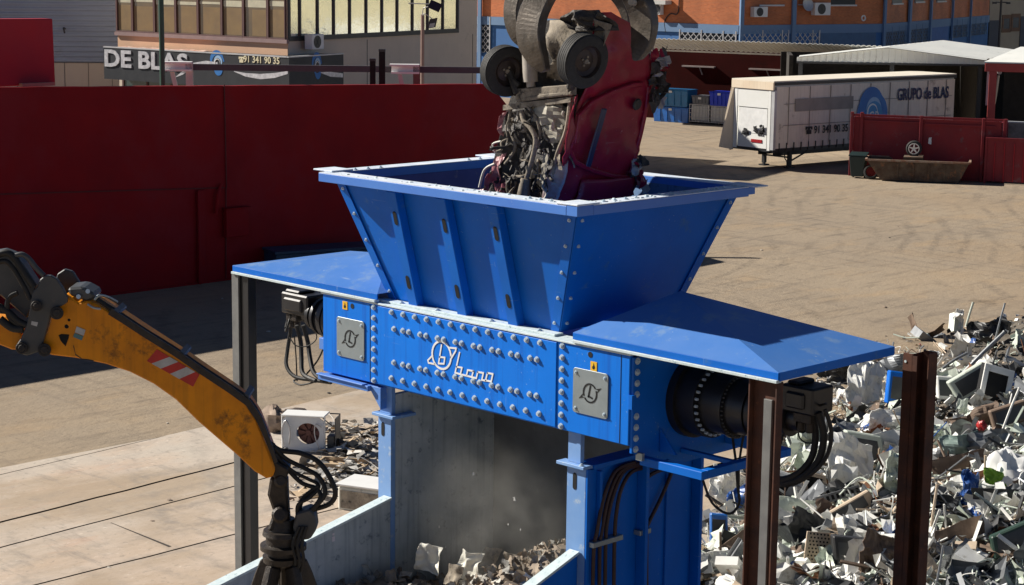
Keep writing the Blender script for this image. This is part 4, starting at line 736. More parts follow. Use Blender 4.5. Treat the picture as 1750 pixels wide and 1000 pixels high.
for x0, x1, z0, z1 in ((-17.781, -17.268, 4.261, 4.746), (-13.826, -13.318, 4.254, 4.744)):
    r = .035; pts = []
    for (cx, cz, a0) in ((x1-r, z1-r, 0), (x0+r, z1-r, 90), (x0+r, z0+r, 180), (x1-r, z0+r, 270)): pts += [(cx+r*math.cos(math.radians(a0+k*30)), FY-.002, cz+r*math.sin(math.radians(a0+k*30))) for k in range(4)]
    g = MB(); g.prism(pts, (0, -.014, 0)); pl = g.build('cover_plate', m_plate, sh, .003)
    bolts([(x0+.045, FY-.016, z0+.05), (x1-.045, FY-.016, z0+.05), (x0+.045, FY-.016, z1-.05), (x1-.045, FY-.016, z1-.05)], (0, -1, 0), pl, .016, .018)
    small_logo(pl, (x0+x1)/2, (z0+z1)/2, .19, FY-.017)
for cx, cz, hx, hz in ((-17.634, 4.896, -17.50, 4.905), (-13.538, 4.795, -13.592, 4.912)):
    g = MB(); g.box(cx-.045, cx+.045, FY-.006, FY-.001, cz-.05, cz+.05); st = g.build('warning_sticker', mat('yellow_sticker', (.85, .48, .02), None, .5), fp)
    g = MB(); g.prism([V((cx+a*.03, FY-.0065, cz+b*.035)) for a, b in ((0, 1), (.4, .2), (.7, -.3), (.3, -.9), (-.4, -.9), (-.7, -.2), (-.2, .1))], nn*.002); g.build('symbol', m_hole, st)
    g = MB(); g.cyl((hx, FY-.004, hz), (hx, FY-.001, hz), .032, n=18); g.build('lifting_hole', m_hole, fp)
# body of the box
mb = MB(); mb.box(XA, XB, FY+.062, YB, ZB+.002, ZT-.03); mb.build('cutting_chamber', m_blue, sh)
mb = MB(); mb.box(XA-.02, XB+.02, FY-.02, FY+.24, ZT+.002, ZT+.022); mb.build('top_flange', m_edge, sh, .003)
mb = MB(); mb.box(XA-.03, -17.15, FY-.06, FY+.2, ZB-.10, ZB-.035); mb.box(XA-.03, -17.22, FY-.09, FY+.0, ZB-.035, ZB-.02); mb.box(XA-.10, XA-.002, FY+.02, FY+.10, 4.28, 4.42); mb.prism([(-17.22, FY-.002, ZB-.036), (-16.98, FY-.002, ZB-.036), (-16.98, FY-.002, ZB-.3)], (0, .1, 0)); mb.build('lower_flange', m_blue_dusty, sh, .004)
# side plate on the right with bolts along its edge
mb = MB(); mb.prism([(XB+.001, FY+.02, ZT-.02), (XB+.001, FY+.02, ZB-.08), (XB+.001, FY+.9, ZB-.32), (XB+.001, YB-.05, ZB-.32), (XB+.001, YB-.05, ZT-.02)], (.035, 0, 0)); spl = mb.build('side_plate', m_blue, sh, .004)
bolts([(XB+.036, FY+.075, ZT-.06-i*.118-(.118 if i > 3 else 0)) for i in range(8)], (1, 0, 0), spl, .030, .03)
mb = MB(); mb.box(XB+.002, XB+.05, FY-.012, FY+.06, 4.42, 4.57); mb.build('hinge_lug', m_blue, sh)
# gearbox and motor on each side
for sg, X0, nm in ((1, XB+.036, 'r'), (-1, XA, 'l')):
    ax = V((sg, 0, 0)); c = V((X0, 15.68, 4.42))
    g = MB(); g.lathe(c, ax, [(0, 0), (0, .44), (.10, .44), (.10, .40), (.34, .40), (.34, .33), (.62, .33), (.62, .35), (.66, .35), (.66, .30), (.90, .29), (.90, .265), (.93, .265), (.93, .29), (1.02, .28), (1.04, .22), (1.14, .22), (1.14, .25), (1.19, .25), (1.19, 0)], 40); gb = g.build('gearbox', m_black, sh, smooth=True)
    g = MB()
    for k in range(30): a_ = 6.2832*k/30; d = V((0, math.cos(a_), math.sin(a_))); g.cyl(c+ax*.34+d*.365, c+ax*.375+d*.365, .017, n=6)
    g.build('bolt_ring', m_bolt, gb)
    g = MB()
    for k in range(44): a_ = 6.2832*k/44; d = V((0, math.cos(a_), math.sin(a_))); g.cyl(c+ax*.66+d*.325, c+ax*.68+d*.325, .010, n=6)
    g.build('bolt_ring', m_grey_s, gb)
    # motor: block with rounded end cap and lugs
    M0, M1 = (1.19, 1.72) if sg > 0 else (1.19, 1.86); g = MB(); g.lathe(c, ax, [(M0, .16), (M0+.1, .16), (M0+.1, .2), (M0+.16, .2), (M0+.16, .14), (M0+.3, .14)], 24); g.build('coupling', m_black, sh, smooth=True)
    g = MB(); x0, x1 = sorted((c.x+sg*(M0+.12), c.x+sg*M1)); dz = .1 if sg > 0 else -.02; g.box(x0, x1, 15.50, 15.86, 4.42+dz, 4.70+dz); g.box(x0+.08, x1-.1, 15.47, 15.89, 4.47+dz, 4.64+dz); g.box(x0+.05, x1-.2, 15.53, 15.82, 4.70+dz, 4.74+dz); mo = g.build('hydraulic_motor', m_black, sh, .035)
    g = MB(); xm = c.x+sg*(M1-.16); g.box(xm-.11, xm+.11, 15.54, 15.80, 4.32+dz, 4.42+dz); g.cyl((xm-.05, 15.6, 4.22+dz), (xm-.05, 15.6, 4.34+dz), .042); g.cyl((xm+.06, 15.6, 4.22+dz), (xm+.06, 15.6, 4.34+dz), .042); g.build('port_block', m_grease, sh, .01)
# hoses (pixel traces laid on a plane through each motor)
hs = lambda pts, Y: [ony(x, y, Y) for x, y in pts]
def hose(pts, Y, r, m=m_hose, par=None, lbl='hose'): g = MB(); g.tube([p+V((0, .06*math.sin(i*1.3), 0)) for i, p in enumerate(hs(pts, Y))], r, 8); return g.build(lbl, m, par or sh, smooth=True)
for pts, r in (([(498, 538), (490, 570), (488, 600), (494, 625), (510, 643), (535, 650), (560, 655)], .026), ([(507, 556), (508, 585), (512, 612), (522, 638), (545, 650)], .030), ([(518, 556), (520, 585), (526, 608), (540, 635), (556, 648)], .030), ([(553, 595), (535, 620), (515, 645), (506, 650), (520, 657), (540, 652)], .012), ([(537, 560), (535, 580), (522, 592), (510, 590), (500, 575)], .008), ([(503, 575), (500, 610), (504, 640), (512, 650)], .009), ([(488, 560), (485, 550), (492, 543), (497, 552), (494, 565), (487, 563)], .014)):
    hose(pts, 15.55, r, m_hose)
for pts, r in (([(1387, 705), (1388, 740), (1385, 780), (1372, 805), (1345, 818), (1320, 816)], .036), ([(1399, 705), (1402, 745), (1397, 785), (1380, 812), (1350, 824), (1322, 822)], .038), ([(1410, 700), (1415, 740), (1410, 780), (1392, 808), (1360, 826), (1325, 828)], .022), ([(1412, 690), (1375, 702), (1345, 725), (1338, 760), (1335, 800)], .012), ([(1383, 700), (1362, 722), (1362, 745), (1380, 755), (1398, 755)], .008),
               ([(1252, 712), (1244, 725), (1249, 750), (1262, 790), (1266, 830), (1262, 860), (1240, 880), (1215, 860), (1205, 815)], .014), ([(1280, 720), (1268, 735), (1264, 765), (1267, 800), (1268, 850)], .013)):
    hose(pts, 15.6, r, m_hose if r > .02 else m_hose)
# frame under the right gearbox
mb = MB(); mb.box(XB+.04, -12.14, 14.84, 14.93, 3.80, 3.89); mb.box(XB+.04, -12.14, 16.25, 16.34, 3.80, 3.89); mb.box(-12.23, -12.14, 14.932, 16.248, 3.80, 3.89); mb.box(XB+.04, -12.24, 15.5, 15.56, 3.82, 3.87); mb.prism([(XB+.04, 15.15, 4.15), (-12.75, 15.15, 3.892), (XB+.04, 15.15, 3.892)], (0, .03, 0)); mb.box(-12.6, -12.25, 15.95, 16.24, 3.89, 4.12); mb.build('gearbox_support_frame', m_blue, sh, .006)
mb = MB(); mb.box(XB+.02, XB+.11, 14.80, 14.838, 3.86, 3.94); mb.build('nameplate', m_plate, sh)
# -------- columns, side panel, inside of the discharge
mb = MB(); mb.box(-17.10, -16.885, FY+.09, FY+.15, 3.66, ZB-.002); mb.box(-17.10, -16.885, FY+.08, FY+.15, 1.2, 3.62); mb.box(-17.17, -16.79, FY+.02, FY+.4, 3.622, 3.658); mb.box(-17.13, -17.101, FY+.09, FY+.5, 2.0, 3.62); lc = mb.build('left_front_column', m_ltblue, sh, .004)
mb = MB(); mb.box(-13.98, -13.79, FY+.09, FY+.15, 3.66, ZB-.002); mb.box(-13.98, -13.70, FY+.08, FY+.15, 1.0, 3.62); mb.box(-14.09, -13.68, FY+.02, FY+.17, 3.622, 3.658); rc = mb.build('right_front_column', m_ltblue, sh, .004)
for o in (lc, rc): o.name = 'front_column'; XF[o.name] = XF[sh.name]
def slot(cx, cz, Y, w_, h_, par, nrm=V((0, -1, 0)), dn=V((0, 0, 1))):
    g = MB(); pts = []; r = w_/2; a = dn.cross(nrm)
    for k in range(7): t_ = math.pi*k/6; pts.append(V((cx, Y, cz))+a*(r*math.cos(t_))+dn*(h_/2-r+r*math.sin(t_)))
    for k in range(7): t_ = math.pi+math.pi*k/6; pts.append(V((cx, Y, cz))+a*(r*math.cos(t_))+dn*(-h_/2+r+r*math.sin(t_)))
    g.prism(pts, nrm*.003); g.build('slot', m_hole, par)
slot(-17.03, 3.46, FY+.0785, .055, .17, lc); slot(-13.86, 3.46, FY+.0785, .055, .19, rc)
bolts([(-13.74, FY+.05, 3.659)], (0, 0, 1), rc, .022, .02)
mb = MB(); mb.box(-13.78, -13.70, FY+.152, 16.6, 0, 3.60); mb.box(-13.699, -13.67, FY+.08, FY+.13, 0.5, 3.62); mb.box(-13.9, -13.66, FY+.172, YB+.06, 3.61, 3.66); side = mb.build('side_wall', m_blue, sh, .004)
for y_ in (15.62, 16.56): mb = MB(); mb.box(-13.699, -13.56, y_, y_+.05, 0, 3.60); mb.build('stiffener', m_blue, sh, .004)
mb = MB(); mb.box(-13.699, -13.64, 14.95, 14.99, 0, 3.58); mb.box(-13.699, -13.67, 16.1, 16.5, .5, 3.5); mb.build('stiffener', m_blue, sh, .004)
for pts in ([(1085, 790), (1052, 805), (1032, 850), (1020, 910), (1015, 935), (1013, 1000)], [(1110, 795), (1070, 802), (1050, 840), (1038, 890), (1035, 930), (1034, 1000)], [(1095, 792), (1060, 806), (1040, 850), (1028, 910), (1025, 930), (1024, 1000)], [(1120, 798), (1082, 805), (1062, 835), (1053, 880), (1050, 930), (1049, 1000)], [(1140, 800), (1108, 815), (1098, 850), (1097, 910), (1097, 1000)], [(1148, 808), (1130, 850), (1108, 895), (1105, 910), (1105, 1000)]):
    g = MB(); g.tube([onx(x, y, -13.64) for x, y in pts], .022, 8); g.build('hose', m_hose_b, sh, smooth=True)
for (x0, y0, x1, y1) in ((1013, 933, 1064, 927), (1093, 912, 1112, 905)): a, b = onx(x0, y0, -13.61), onx(x1, y1, -13.61); g = MB(); g.box(-13.7, -13.60, a.y, b.y, a.z-.03, a.z+.03); g.build('hose_clamp', m_plate, sh, .005)
# chute interior
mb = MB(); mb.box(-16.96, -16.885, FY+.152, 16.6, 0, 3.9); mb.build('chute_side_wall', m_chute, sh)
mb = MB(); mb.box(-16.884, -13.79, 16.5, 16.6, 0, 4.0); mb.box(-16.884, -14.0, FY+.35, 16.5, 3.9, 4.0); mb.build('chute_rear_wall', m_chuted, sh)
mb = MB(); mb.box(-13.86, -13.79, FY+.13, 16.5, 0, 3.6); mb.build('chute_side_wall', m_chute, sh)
# wings of the outfeed
for X, z0, z1, y0 in ((-16.95, 2.62, 2.36, 13.46), (-13.86, 2.66, 2.38, 13.9)):
    sl_ = (z0-z1)/(14.7-y0); y1 = 11.2; ze = z0-sl_*(14.7-y1)
    mb = MB(); mb.prism([(X, FY+.075, 0), (X, FY+.075, z0), (X, y1, ze), (X, y1, 0)], (.06, 0, 0)); wg = mb.build('outfeed_wing', m_chute if X < -15 else m_blue, sh)
    mb = MB(); mb.prism([(X-.05, FY+.07, z0+.001), (X+.10, FY+.07, z0+.001), (X+.10, y1, ze+.001), (X-.05, y1, ze+.001)], (0, 0, .03)); mb.build('wing_edge', m_edge, wg, .003)
a = onx(570, 920, -16.885); mb = MB(); mb.box(-16.889, -16.885, a.y-.02, a.y+.02, a.z-.04, a.z+.02); mb.box(-16.889, -16.885, a.y-.015, a.y+.015, a.z+.035, a.z+.06); mb.build('sticker', mat('pale_sticker', (.8, .74, .78), None, .5), sh)
# -------- hopper
XL0, XR0, YF0, YB0, Z0 = -17.06, -14.27, 14.93, 16.85, 5.03
XL1, XR1, YF1, YB1, Z1 = -17.62, -13.70, 14.57, 17.22, 6.44
RX0, RX1, RY0, RY1 = -17.82, -13.49, 14.35, 17.42
th = .03
def hopwall(A, Bq, C, D, inn, m, nm):
    g = MB(); A, Bq, C, D = map(V, (A, Bq, C, D)); n = (Bq-A).cross(D-A).normalized(); n = n if n.dot(inn) > 0 else -n; g.prism([A, Bq, C, D], n*th); return g.build(nm, m, sh, .003)
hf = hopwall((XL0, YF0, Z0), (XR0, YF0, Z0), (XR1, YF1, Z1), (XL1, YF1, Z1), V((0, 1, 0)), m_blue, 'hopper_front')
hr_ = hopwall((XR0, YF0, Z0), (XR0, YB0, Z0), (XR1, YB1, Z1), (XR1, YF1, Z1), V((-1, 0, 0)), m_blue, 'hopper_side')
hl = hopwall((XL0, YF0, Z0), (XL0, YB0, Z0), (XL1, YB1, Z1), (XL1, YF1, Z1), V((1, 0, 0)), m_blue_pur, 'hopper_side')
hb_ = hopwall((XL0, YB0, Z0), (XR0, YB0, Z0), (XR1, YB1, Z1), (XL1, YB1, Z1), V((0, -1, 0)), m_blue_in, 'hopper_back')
mb = MB(); mb.box(XL0-.08, XR0+.08, YF0-.16, YF0-.02, ZT+.023, Z0-.001+.004); mb.build('hopper_base_flange', m_edge, sh, .003)
bolts([(x, FY+.10, Z0+.004) for x in (-16.72, -16.1, -15.2, -14.45, -13.9, -13.45, -17.3, -17.75)], (0, 0, 1), sh, .026, .022)
# bent corner strips with bolts
for cx0, cx1, cyy0, cyy1, sx, sy2 in ((XL0, XL1, YF0, YF1, 1, 1), (XR0, XR1, YF0, YF1, -1, 1), (XR0, XR1, YB0, YB1, -1, -1)):
    b0, b1 = V((cx0, cyy0, Z0+.005)), V((cx1, cyy1, Z1-.005)); ex = V((sx, 0, 0)); ey = V((0, sy2, 0)); g = MB(); w_ = .115
    nf = V((0, -1, 0)) if sy2 > 0 else V((0, 1, 0)); ns = V((-sx, 0, 0)); ft = .012
    o0 = nf*ft+ns*ft
    g.prism([b0+o0, b1+o0, b1+ex*w_*1.15+nf*ft, b0+ex*w_+nf*ft], nf*.012); g.prism([b0+o0, b1+o0, b1+ey*w_*1.1+ns*ft, b0+ey*w_+ns*ft], ns*.012); stp = g.build('corner_strip', m_blue, sh, .003)
    L_ = [(b0+(b1-b0)*t_+ex*w_*.6+nf*.024) for t_ in (.07, .285, .5, .72, .93)]
    if sy2 > 0: bolts(L_, (0, -1, -.25), stp, .017, .022)
    if sx < 0: bolts([(b0+(b1-b0)*t_+ey*w_*.6+ns*.024) for t_ in (.07, .285, .5, .72, .93)], (1, 0, -.38), stp, .017, .022)
# rim
m_rimf = mat('rim_front_paint', (.07, .22, .62), (.05, .17, .58), .45, sc=2, dirt=(.30, .42, .62), dsc=4, dth=.62)
ro = .062; t_in = .085; zt_ = 6.525
def rimbar(x0, x1, y0, y1): g = MB(); g.box(x0, x1, y0, y1, 6.42, zt_-.006); r_ = g.build('rim_beam', m_rimf, sh, .004); g = MB(); g.box(x0+.004, x1-.004, y0+.004, y1-.004, zt_-.005, zt_+.004); g.build('rim_top', m_rim, r_)
rimbar(RX0+.12, RX1-.16, RY0, YF1+.02); rimbar(RX0+.1, RX1-.1, YB1-.03, RY1); rimbar(XR1-.03, RX1, YF1+.03, YB1-.04); rimbar(RX0, XL1+.05, YF1+.03, YB1-.04)
for x0, x1, y0, y1 in ((RX1-.30, RX1+.004, RY0-.004, YF1+.12), (RX0-.09, RX0+.26, RY0+.09, YF1+.2), (RX1-.30, RX1+.13, YB1-.06, RY1-.06), (RX0-.1, RX0+.26, YB1-.1, RY1+.004)):
    g = MB(); g.box(x0, x1, y0, y1, zt_+.006, zt_+.024); g.build('corner_plate', m_rim, sh, .004)
g = MB(); g.box(RX1-.16, RX1-.002, RY0+.002, YF1+.03, 6.42, zt_+.005); g.build('rim_beam', m_rimf, sh, .004)
pb = [(XR1-.28-.16*k, YF1-.1, zt_+.005) for k in range(3)]+[(XR1+.1, YF1+.3+.17*k, zt_+.005) for k in range(5)]+[(XR1+.1, YB1-.35-.14*k, zt_+.005) for k in range(3)]+[(XL1+.0, YF1+.28+.2*k, zt_+.005) for k in range(3)]+[(XL1+.0, YB1-.3-.2*k, zt_+.005) for k in range(2)]
bolts(pb[:16], (0, 0, 1), sh, .020, .018)
# scraps of dirt lying on the rim
g = MB(); rr = random.Random(5)
for k in range(90):
    if rr.random() < .5: p = V((XR1+rr.uniform(0, .17), rr.uniform(YF1+.1, YB1), zt_+.006))
    else: p = V((rr.uniform(XL1+.1, XR1), YF1+rr.uniform(-.18, .0), zt_+.006))
    g.blob(p, rr.uniform(.006, .03), rr.uniform(.006, .03), rr.uniform(.004, .014), .5, k, 6, 4)
g.build('rim_debris', m_edge, sh); bpy.data.objects['rim_debris']['kind'] = 'stuff'
# ribs on the hopper front
for xb, in ((-16.545,), (-15.71,), (-14.885,)):
    g = MB(); lean = .09; up_ = V((lean, YF1-YF0, Z1-Z0))
    for (z_,) in ((0,),):
        b = V((xb, YF0, Z0+.003)); tp = V((xb+.0, YF1, Z1-.02)); n = V((0, -1, -.25)).normalized(); w0 = .085; dp = .11
        A = [b+V((-w0, 0, 0))+n*dp*.0, b+V((-w0+.01, 0, 0))+n*dp, b+V((w0-.005, 0, 0))+n*dp, b+V((w0+.0, 0, 0))]; Bq = [tp+V((-w0, 0, 0)), tp+V((-w0+.01, 0, 0))+n*dp, tp+V((w0-.005, 0, 0))+n*dp, tp+V((w0, 0, 0))]
        g.loft(A, Bq)
    rb = g.build('hopper_rib', m_blue, sh, .006)
    up2 = ((Bq[1]+Bq[2])-(A[1]+A[2])).normalized()
    for t_ in (.22, .775):
        cpt = (A[1]+A[2])/2*(1-t_)+(Bq[1]+Bq[2])/2*t_+n*.002; q = MB(); r = .030; h_ = .17; a = V((1, 0, 0)); pts = []
        for k in range(7): tt = math.pi*k/6; pts.append(cpt+a*(r*math.cos(tt))+up2*(h_/2-r+r*math.sin(tt)))
        for k in range(7): tt = math.pi+math.pi*k/6; pts.append(cpt+a*(r*math.cos(tt))+up2*(-h_/2+r+r*math.sin(tt)))
        q.prism(pts, n*.003); q.build('slot', m_hole, rb)
# -------- hoods over the gearboxes
for (x0, x1, apx, nm) in ((-13.84, -11.10, -13.18, 'right'), (-19.87, -17.03, -17.93, 'left')):
    ap_ = V((apx, 15.66, 5.54 if nm == 'right' else 5.40)); z0 = 5.115; c_ = [V((x0, 14.69, z0)), V((x1, 14.69, z0)), V((x1, 16.65, z0)), V((x0, 16.65, z0))]
    lb = 'blue pyramid-shaped sheet hood over the gearbox on the %s side of the shredder' % nm
    t = thing('steel_hood', (sum(p.x for p in c_)/4, 15.66, 5.0), lb, 'hood')
    g = MB(); g.add(c_+[ap_], [(0, 1, 4), (1, 2, 4), (2, 3, 4), (3, 0, 4)]); g.build('hood_top', m_blue_hood, t, solid=.006)
    g = MB(); d = .004
    g.box(x0, x1, 14.685, 14.70, 5.045, z0); g.box(x0, x1, 16.64, 16.655, 5.03, z0); xe = x1 if nm == 'right' else x0; g.box(xe-.008, xe+.008, 14.70, 16.64, 5.03, z0+.001); g.build('hood_skirt', m_blue, t, .002)
    g = MB(); g.box(x0+.02 if nm == 'right' else x0, x1 if nm == 'right' else x1-.02, 14.66, 14.74, 5.012, 5.042); g.build('hood_rail', m_edge, t, .003)
    xo = x1-.35 if nm == 'right' else x0+.02
t = thing('steel_post', (-11.27, 14.85, 0), 'rusty brown channel post carrying the outer front corner of the right-hand hood', 'post')
g = MB(); g.box(-11.45, -11.14, 14.765, 14.78, 0, 5.01); g.box(-11.14, -11.12, 14.70, 14.80, 0, 5.01); g.box(-11.47, -11.45, 14.70, 14.80, 0, 5.01); g.build('channel', m_rust, t, .003)
g = MB(); g.box(-11.30, -11.20, 14.73, 14.763, 0, 4.82); g.build('grey_web_strip', m_rust_g, t, .003)
g = MB(); g.box(-11.49, -11.08, 14.68, 15.0, 0, .02); g.build('foot_plate', m_rust, t)
t = thing('steel_post', (-19.75, 14.85, 0), 'grey and black H-section post carrying the outer corner of the left-hand hood', 'post')
g = MB(); g.box(-19.90, -19.76, 14.69, 14.705, 0, 5.01); g.box(-19.90, -19.76, 14.835, 14.85, 0, 5.01); g.build('flange', m_rust_g, t, .003)
g = MB(); g.box(-19.837, -19.823, 14.706, 14.834, 0, 5.01); g.build('web', m_black, t)
g = MB(); g.box(-19.74, -19.58, 14.72, 14.735, 0, 5.01); g.box(-19.58, -19.565, 14.70, 14.83, 0, 5.01); g.box(-19.755, -19.74, 14.70, 14.83, 0, 5.01); g.build('inner_channel', m_black, t, .003)
g = MB(); g.box(-19.95, -19.45, 14.66, 15.03, 0, .02); g.build('foot_plate', m_rust_g, t)
q = onx(1574, 604, -10.95); Zp = q.z; print('far post z', q)
t = thing('steel_post', (q.x, q.y, 0), 'free-standing rusty channel post with an open top beside the scrap heap', 'post'); y0 = q.y; x0 = q.x
g = MB(); 
g.box(x0-.155, x0-.035, y0-.095, y0-.08, 0, Zp-.0); g.box(x0-.03, x0+.14, y0+.085, y0+.10, 0, Zp+.02); g.box(x0-.045, x0-.03, y0-.095, y0+.10, 0, Zp); g.box(x0+.125, x0+.14, y0-.06, y0+.084, 0, Zp+.02)
g.build('channel', m_rust, t, .003)
g = MB(); g.box(x0-.03, x0+.02, y0-.10, y0-.085, 0, Zp-.02); g.build('inner_flange', m_rust, t)
g = MB(); g.cyl((x0-.12, y0-.096, Zp-.09), (x0-.12, y0-.103, Zp-.09), .014); g.build('bolt_hole', m_edge, t)
g = MB(); g.box(x0-.2, x0+.2, y0-.16, y0+.16, 0, .02); g.build('foot_plate', m_rust, t)
# ------------------------------------------------------------------ RUBBLE AND DUST IN THE CHUTE
g = MB(); rr = random.Random(11); ny, nx = 30, 24; vs = []
for j in range(ny+1):
    for i in range(nx+1):
        X = -16.88+3.0*i/nx; Y = 11.4+5.08*j/ny; h = 1.35+1.05*math.exp(-((X+14.3)**2)/.9-((Y-15.4)**2)/2)+.35*math.exp(-((Y-14.2)**2)/1.2)+.16*noise.noise(V((X*2, Y*2, 0)))+.1*noise.noise(V((X*6, Y*6, 4))); vs.append((X, Y, h))
HR = lambda X, Y: 1.35+1.05*math.exp(-((X+14.3)**2)/.9-((Y-15.4)**2)/2)+.35*math.exp(-((Y-14.2)**2)/1.2)
g.m = 0; g.add(vs, [(j*(nx+1)+i, j*(nx+1)+i+1, (j+1)*(nx+1)+i+1, (j+1)*(nx+1)+i) for j in range(ny) for i in range(nx)])
for k in range(1700):
    X, Y = (rr.uniform(-16.8, -13.95), rr.uniform(12.6, 16.4)) if k < 1100 else (rr.gauss(-14.5, .4), rr.gauss(15.2, .6))
    X = min(X, -13.9); Y = min(Y, 16.4); h = HR(X, Y)+.05; s_ = rr.uniform(.02, .07) if X > -15.1 and Y > 14.6 else rr.uniform(.03, .14); a = V((rr.gauss(0, 1), rr.gauss(0, 1), rr.gauss(0, .7))).normalized(); b = a.orthogonal().normalized()*s_; b.rotate(Matrix.Rotation(rr.uniform(0, 6), 3, a)); g.m = rr.choice([0, 0, 1, 1, 2, 3])
    g.sheet(V((X, Y, h)), a*s_, b, 3, 3, s_*.35, k, .3, 6)
ru = g.build('shredded_scrap', [mat('shred_brown', (.34, .27, .20), (.20, .16, .12), .8, sc=8), mat('shred_grey', (.28, .27, .24), (.2, .19, .17), .6, .3, sc=8), m_under, mat('shred_pale', (.60, .57, .50), (.45, .43, .38), .6, sc=7)], None); tag(ru, 'shredded grey and brown scrap heaped inside the discharge chute', 'scrap', kind='stuff')
for k, (x, y, sx, lb) in enumerate(((795, 975, .22, 'torn cream metal piece standing on the shredded scrap, mid-chute'), (725, 965, .22, 'crumpled pale sheet at the left wall of the chute'), (826, 958, .14, 'small grey crumpled cap behind the torn cream piece in the chute'), (765, 990, .16, 'bent dark grey sheet between the two pale pieces in the chute'), (870, 985, .25, 'broad crumpled grey sheet near the right outfeed wing'))):
    p = onz(x, y, 2.0); t = MB(); 
    t.sheet(p-V((sx*.7, 0, sx*.5)), V((sx*1.4, .05, 0)), V((.04, .08, sx*1.5)), 16, 16, sx*.30, k+40, .08, 4)
    o = t.build('crumpled_sheet', m_cream if k in (0, 1) else m_under, None, solid=.006, smooth=False); tag(o, lb, 'scrap piece')
for k, (x, y, r) in enumerate(((808, 813, .022), (877, 857, .03), (750, 902, .016), (868, 898, .012), (889, 907, .012), (761, 936, .01))):
    p = ony(x, y, 15.2); g = MB(); g.sheet(p, V((r, 0, r*.5)), V((-r*.2, 0, r*1.6)), 2, 2, r*.4, k, .3, 20); o = g.build('flying_chip', m_white, None, solid=.004); tag(o, 'small pale shred of metal flying in the dust inside the chute', 'chip', 'flying chips in the chute')
g = MB(); g.box(-16.6, -14.05, 14.0, 16.45, 1.3, 3.85); du = g.build('dust_cloud', None, None); tag(du, 'faint brown dust hanging in the discharge chute', 'dust', kind='stuff')
dm = bpy.data.materials.new('dust_volume'); dm.use_nodes = True; n = dm.node_tree.nodes; l = dm.node_tree.links; n.remove(n['Principled BSDF']); pv = n.new('ShaderNodeVolumePrincipled'); pv.inputs['Color'].default_value = (.80, .78, .72, 1); pv.inputs['Anisotropy'].default_value = .2
tc = n.new('ShaderNodeNewGeometry'); sb = n.new('ShaderNodeVectorMath'); sb.operation = 'DISTANCE'; sb.inputs[1].default_value = (-15.15, 15.2, 2.75); l.new(tc.outputs['Position'], sb.inputs[0])
ns = n.new('ShaderNodeTexNoise'); ns.inputs['Scale'].default_value = 2.2; ns.inputs['Detail'].default_value = 4; l.new(tc.outputs['Position'], ns.inputs[0])
mr = n.new('ShaderNodeMapRange'); mr.inputs[1].default_value = 1.25; mr.inputs[2].default_value = .1; mr.inputs[3].default_value = 0; mr.inputs[4].default_value = .62; l.new(sb.outputs['Value'], mr.inputs[0])
m2 = n.new('ShaderNodeMapRange'); m2.inputs[1].default_value = .35; m2.inputs[2].default_value = .7; l.new(ns.outputs['Fac'], m2.inputs[0])
ml = n.new('ShaderNodeMath'); ml.operation = 'MULTIPLY'; l.new(mr.outputs[0], ml.inputs[0]); l.new(m2.outputs[0], ml.inputs[1]); l.new(ml.outputs[0], pv.inputs['Density']); l.new(pv.outputs[0], n['Material Output'].inputs['Volume'])
du.data.materials.clear(); du.data.materials.append(dm)
# ------------------------------------------------------------------ CRUSHED CAR hanging nose down in the hopper
UY = 15.50; P0 = ony(985, 190, UY); LD = V((.24, 0, .97)).normalized(); SN = V((.97, 0, -.24)).normalized()
car = thing('crushed_car', (-14.9, 15.6, 5.4), 'crushed dark red car hanging tail up over the hopper, underside facing left', 'car')
def U(x, y, o=0): return ony(x, y, UY-o)                       # on the underbody plane
def Sd(x, y, o=0): return onpl(x, y, P0+SN*o, SN)             # on the flank plane
z3 = lambda zx, zy: (800+zx*.35, zy*.35)
Uz = lambda zx, zy, o=0: U(*z3(zx, zy), o); Sz = lambda zx, zy, o=0: Sd(*z3(zx, zy), o)
# flank: gridded panel following the outline, pressed in and creased
def patch(mbx, rows, amp, seed, nrm, cols=14, fr=2.2):
    vs = []; m_ = len(rows); k = cols
    sub = []
    for r0, r1 in zip(rows[:-1], rows[1:]):
        for q in range(4): sub.append((r0[0].lerp(r1[0], q/4), r0[1].lerp(r1[1], q/4)))
    sub.append(rows[-1])
    for a, b in sub:
        for i in range(k+1): p = a.lerp(b, i/k); d = noise.noise(p*fr+V((seed, 0, 0)))*amp+noise.noise(p*fr*3+V((0, seed, 0)))*amp*.4-abs(noise.noise(p*fr*1.4+V((0, 0, seed))))*amp*.8; vs.append(p+nrm*d)
    return mbx.add(vs, [(j*(k+1)+i, j*(k+1)+i+1, (j+1)*(k+1)+i+1, (j+1)*(k+1)+i) for j in range(len(sub)-1) for i in range(k)])
rows = [(Sz(640, 60), Sz(700, 60)), (Sz(610, 100), Sz(800, 115)), (Sz(610, 200), Sz(880, 230)), (Sz(600, 330), Sz(880, 330)), (Sz(560, 470), Sz(890, 430)), (Sz(520, 620), Sz(860, 600)), (Sz(480, 780), Sz(820, 780)), (Sz(450, 900), Sz(780, 880)), (Sz(400, 1060), Sz(735, 1060)), (Sz(360, 1250), Sz(690, 1250))]
g = MB(); patch(g, rows, .07, 3, SN, 18); fk = g.build('body_side', m_carred, car, smooth=True, solid=.012)
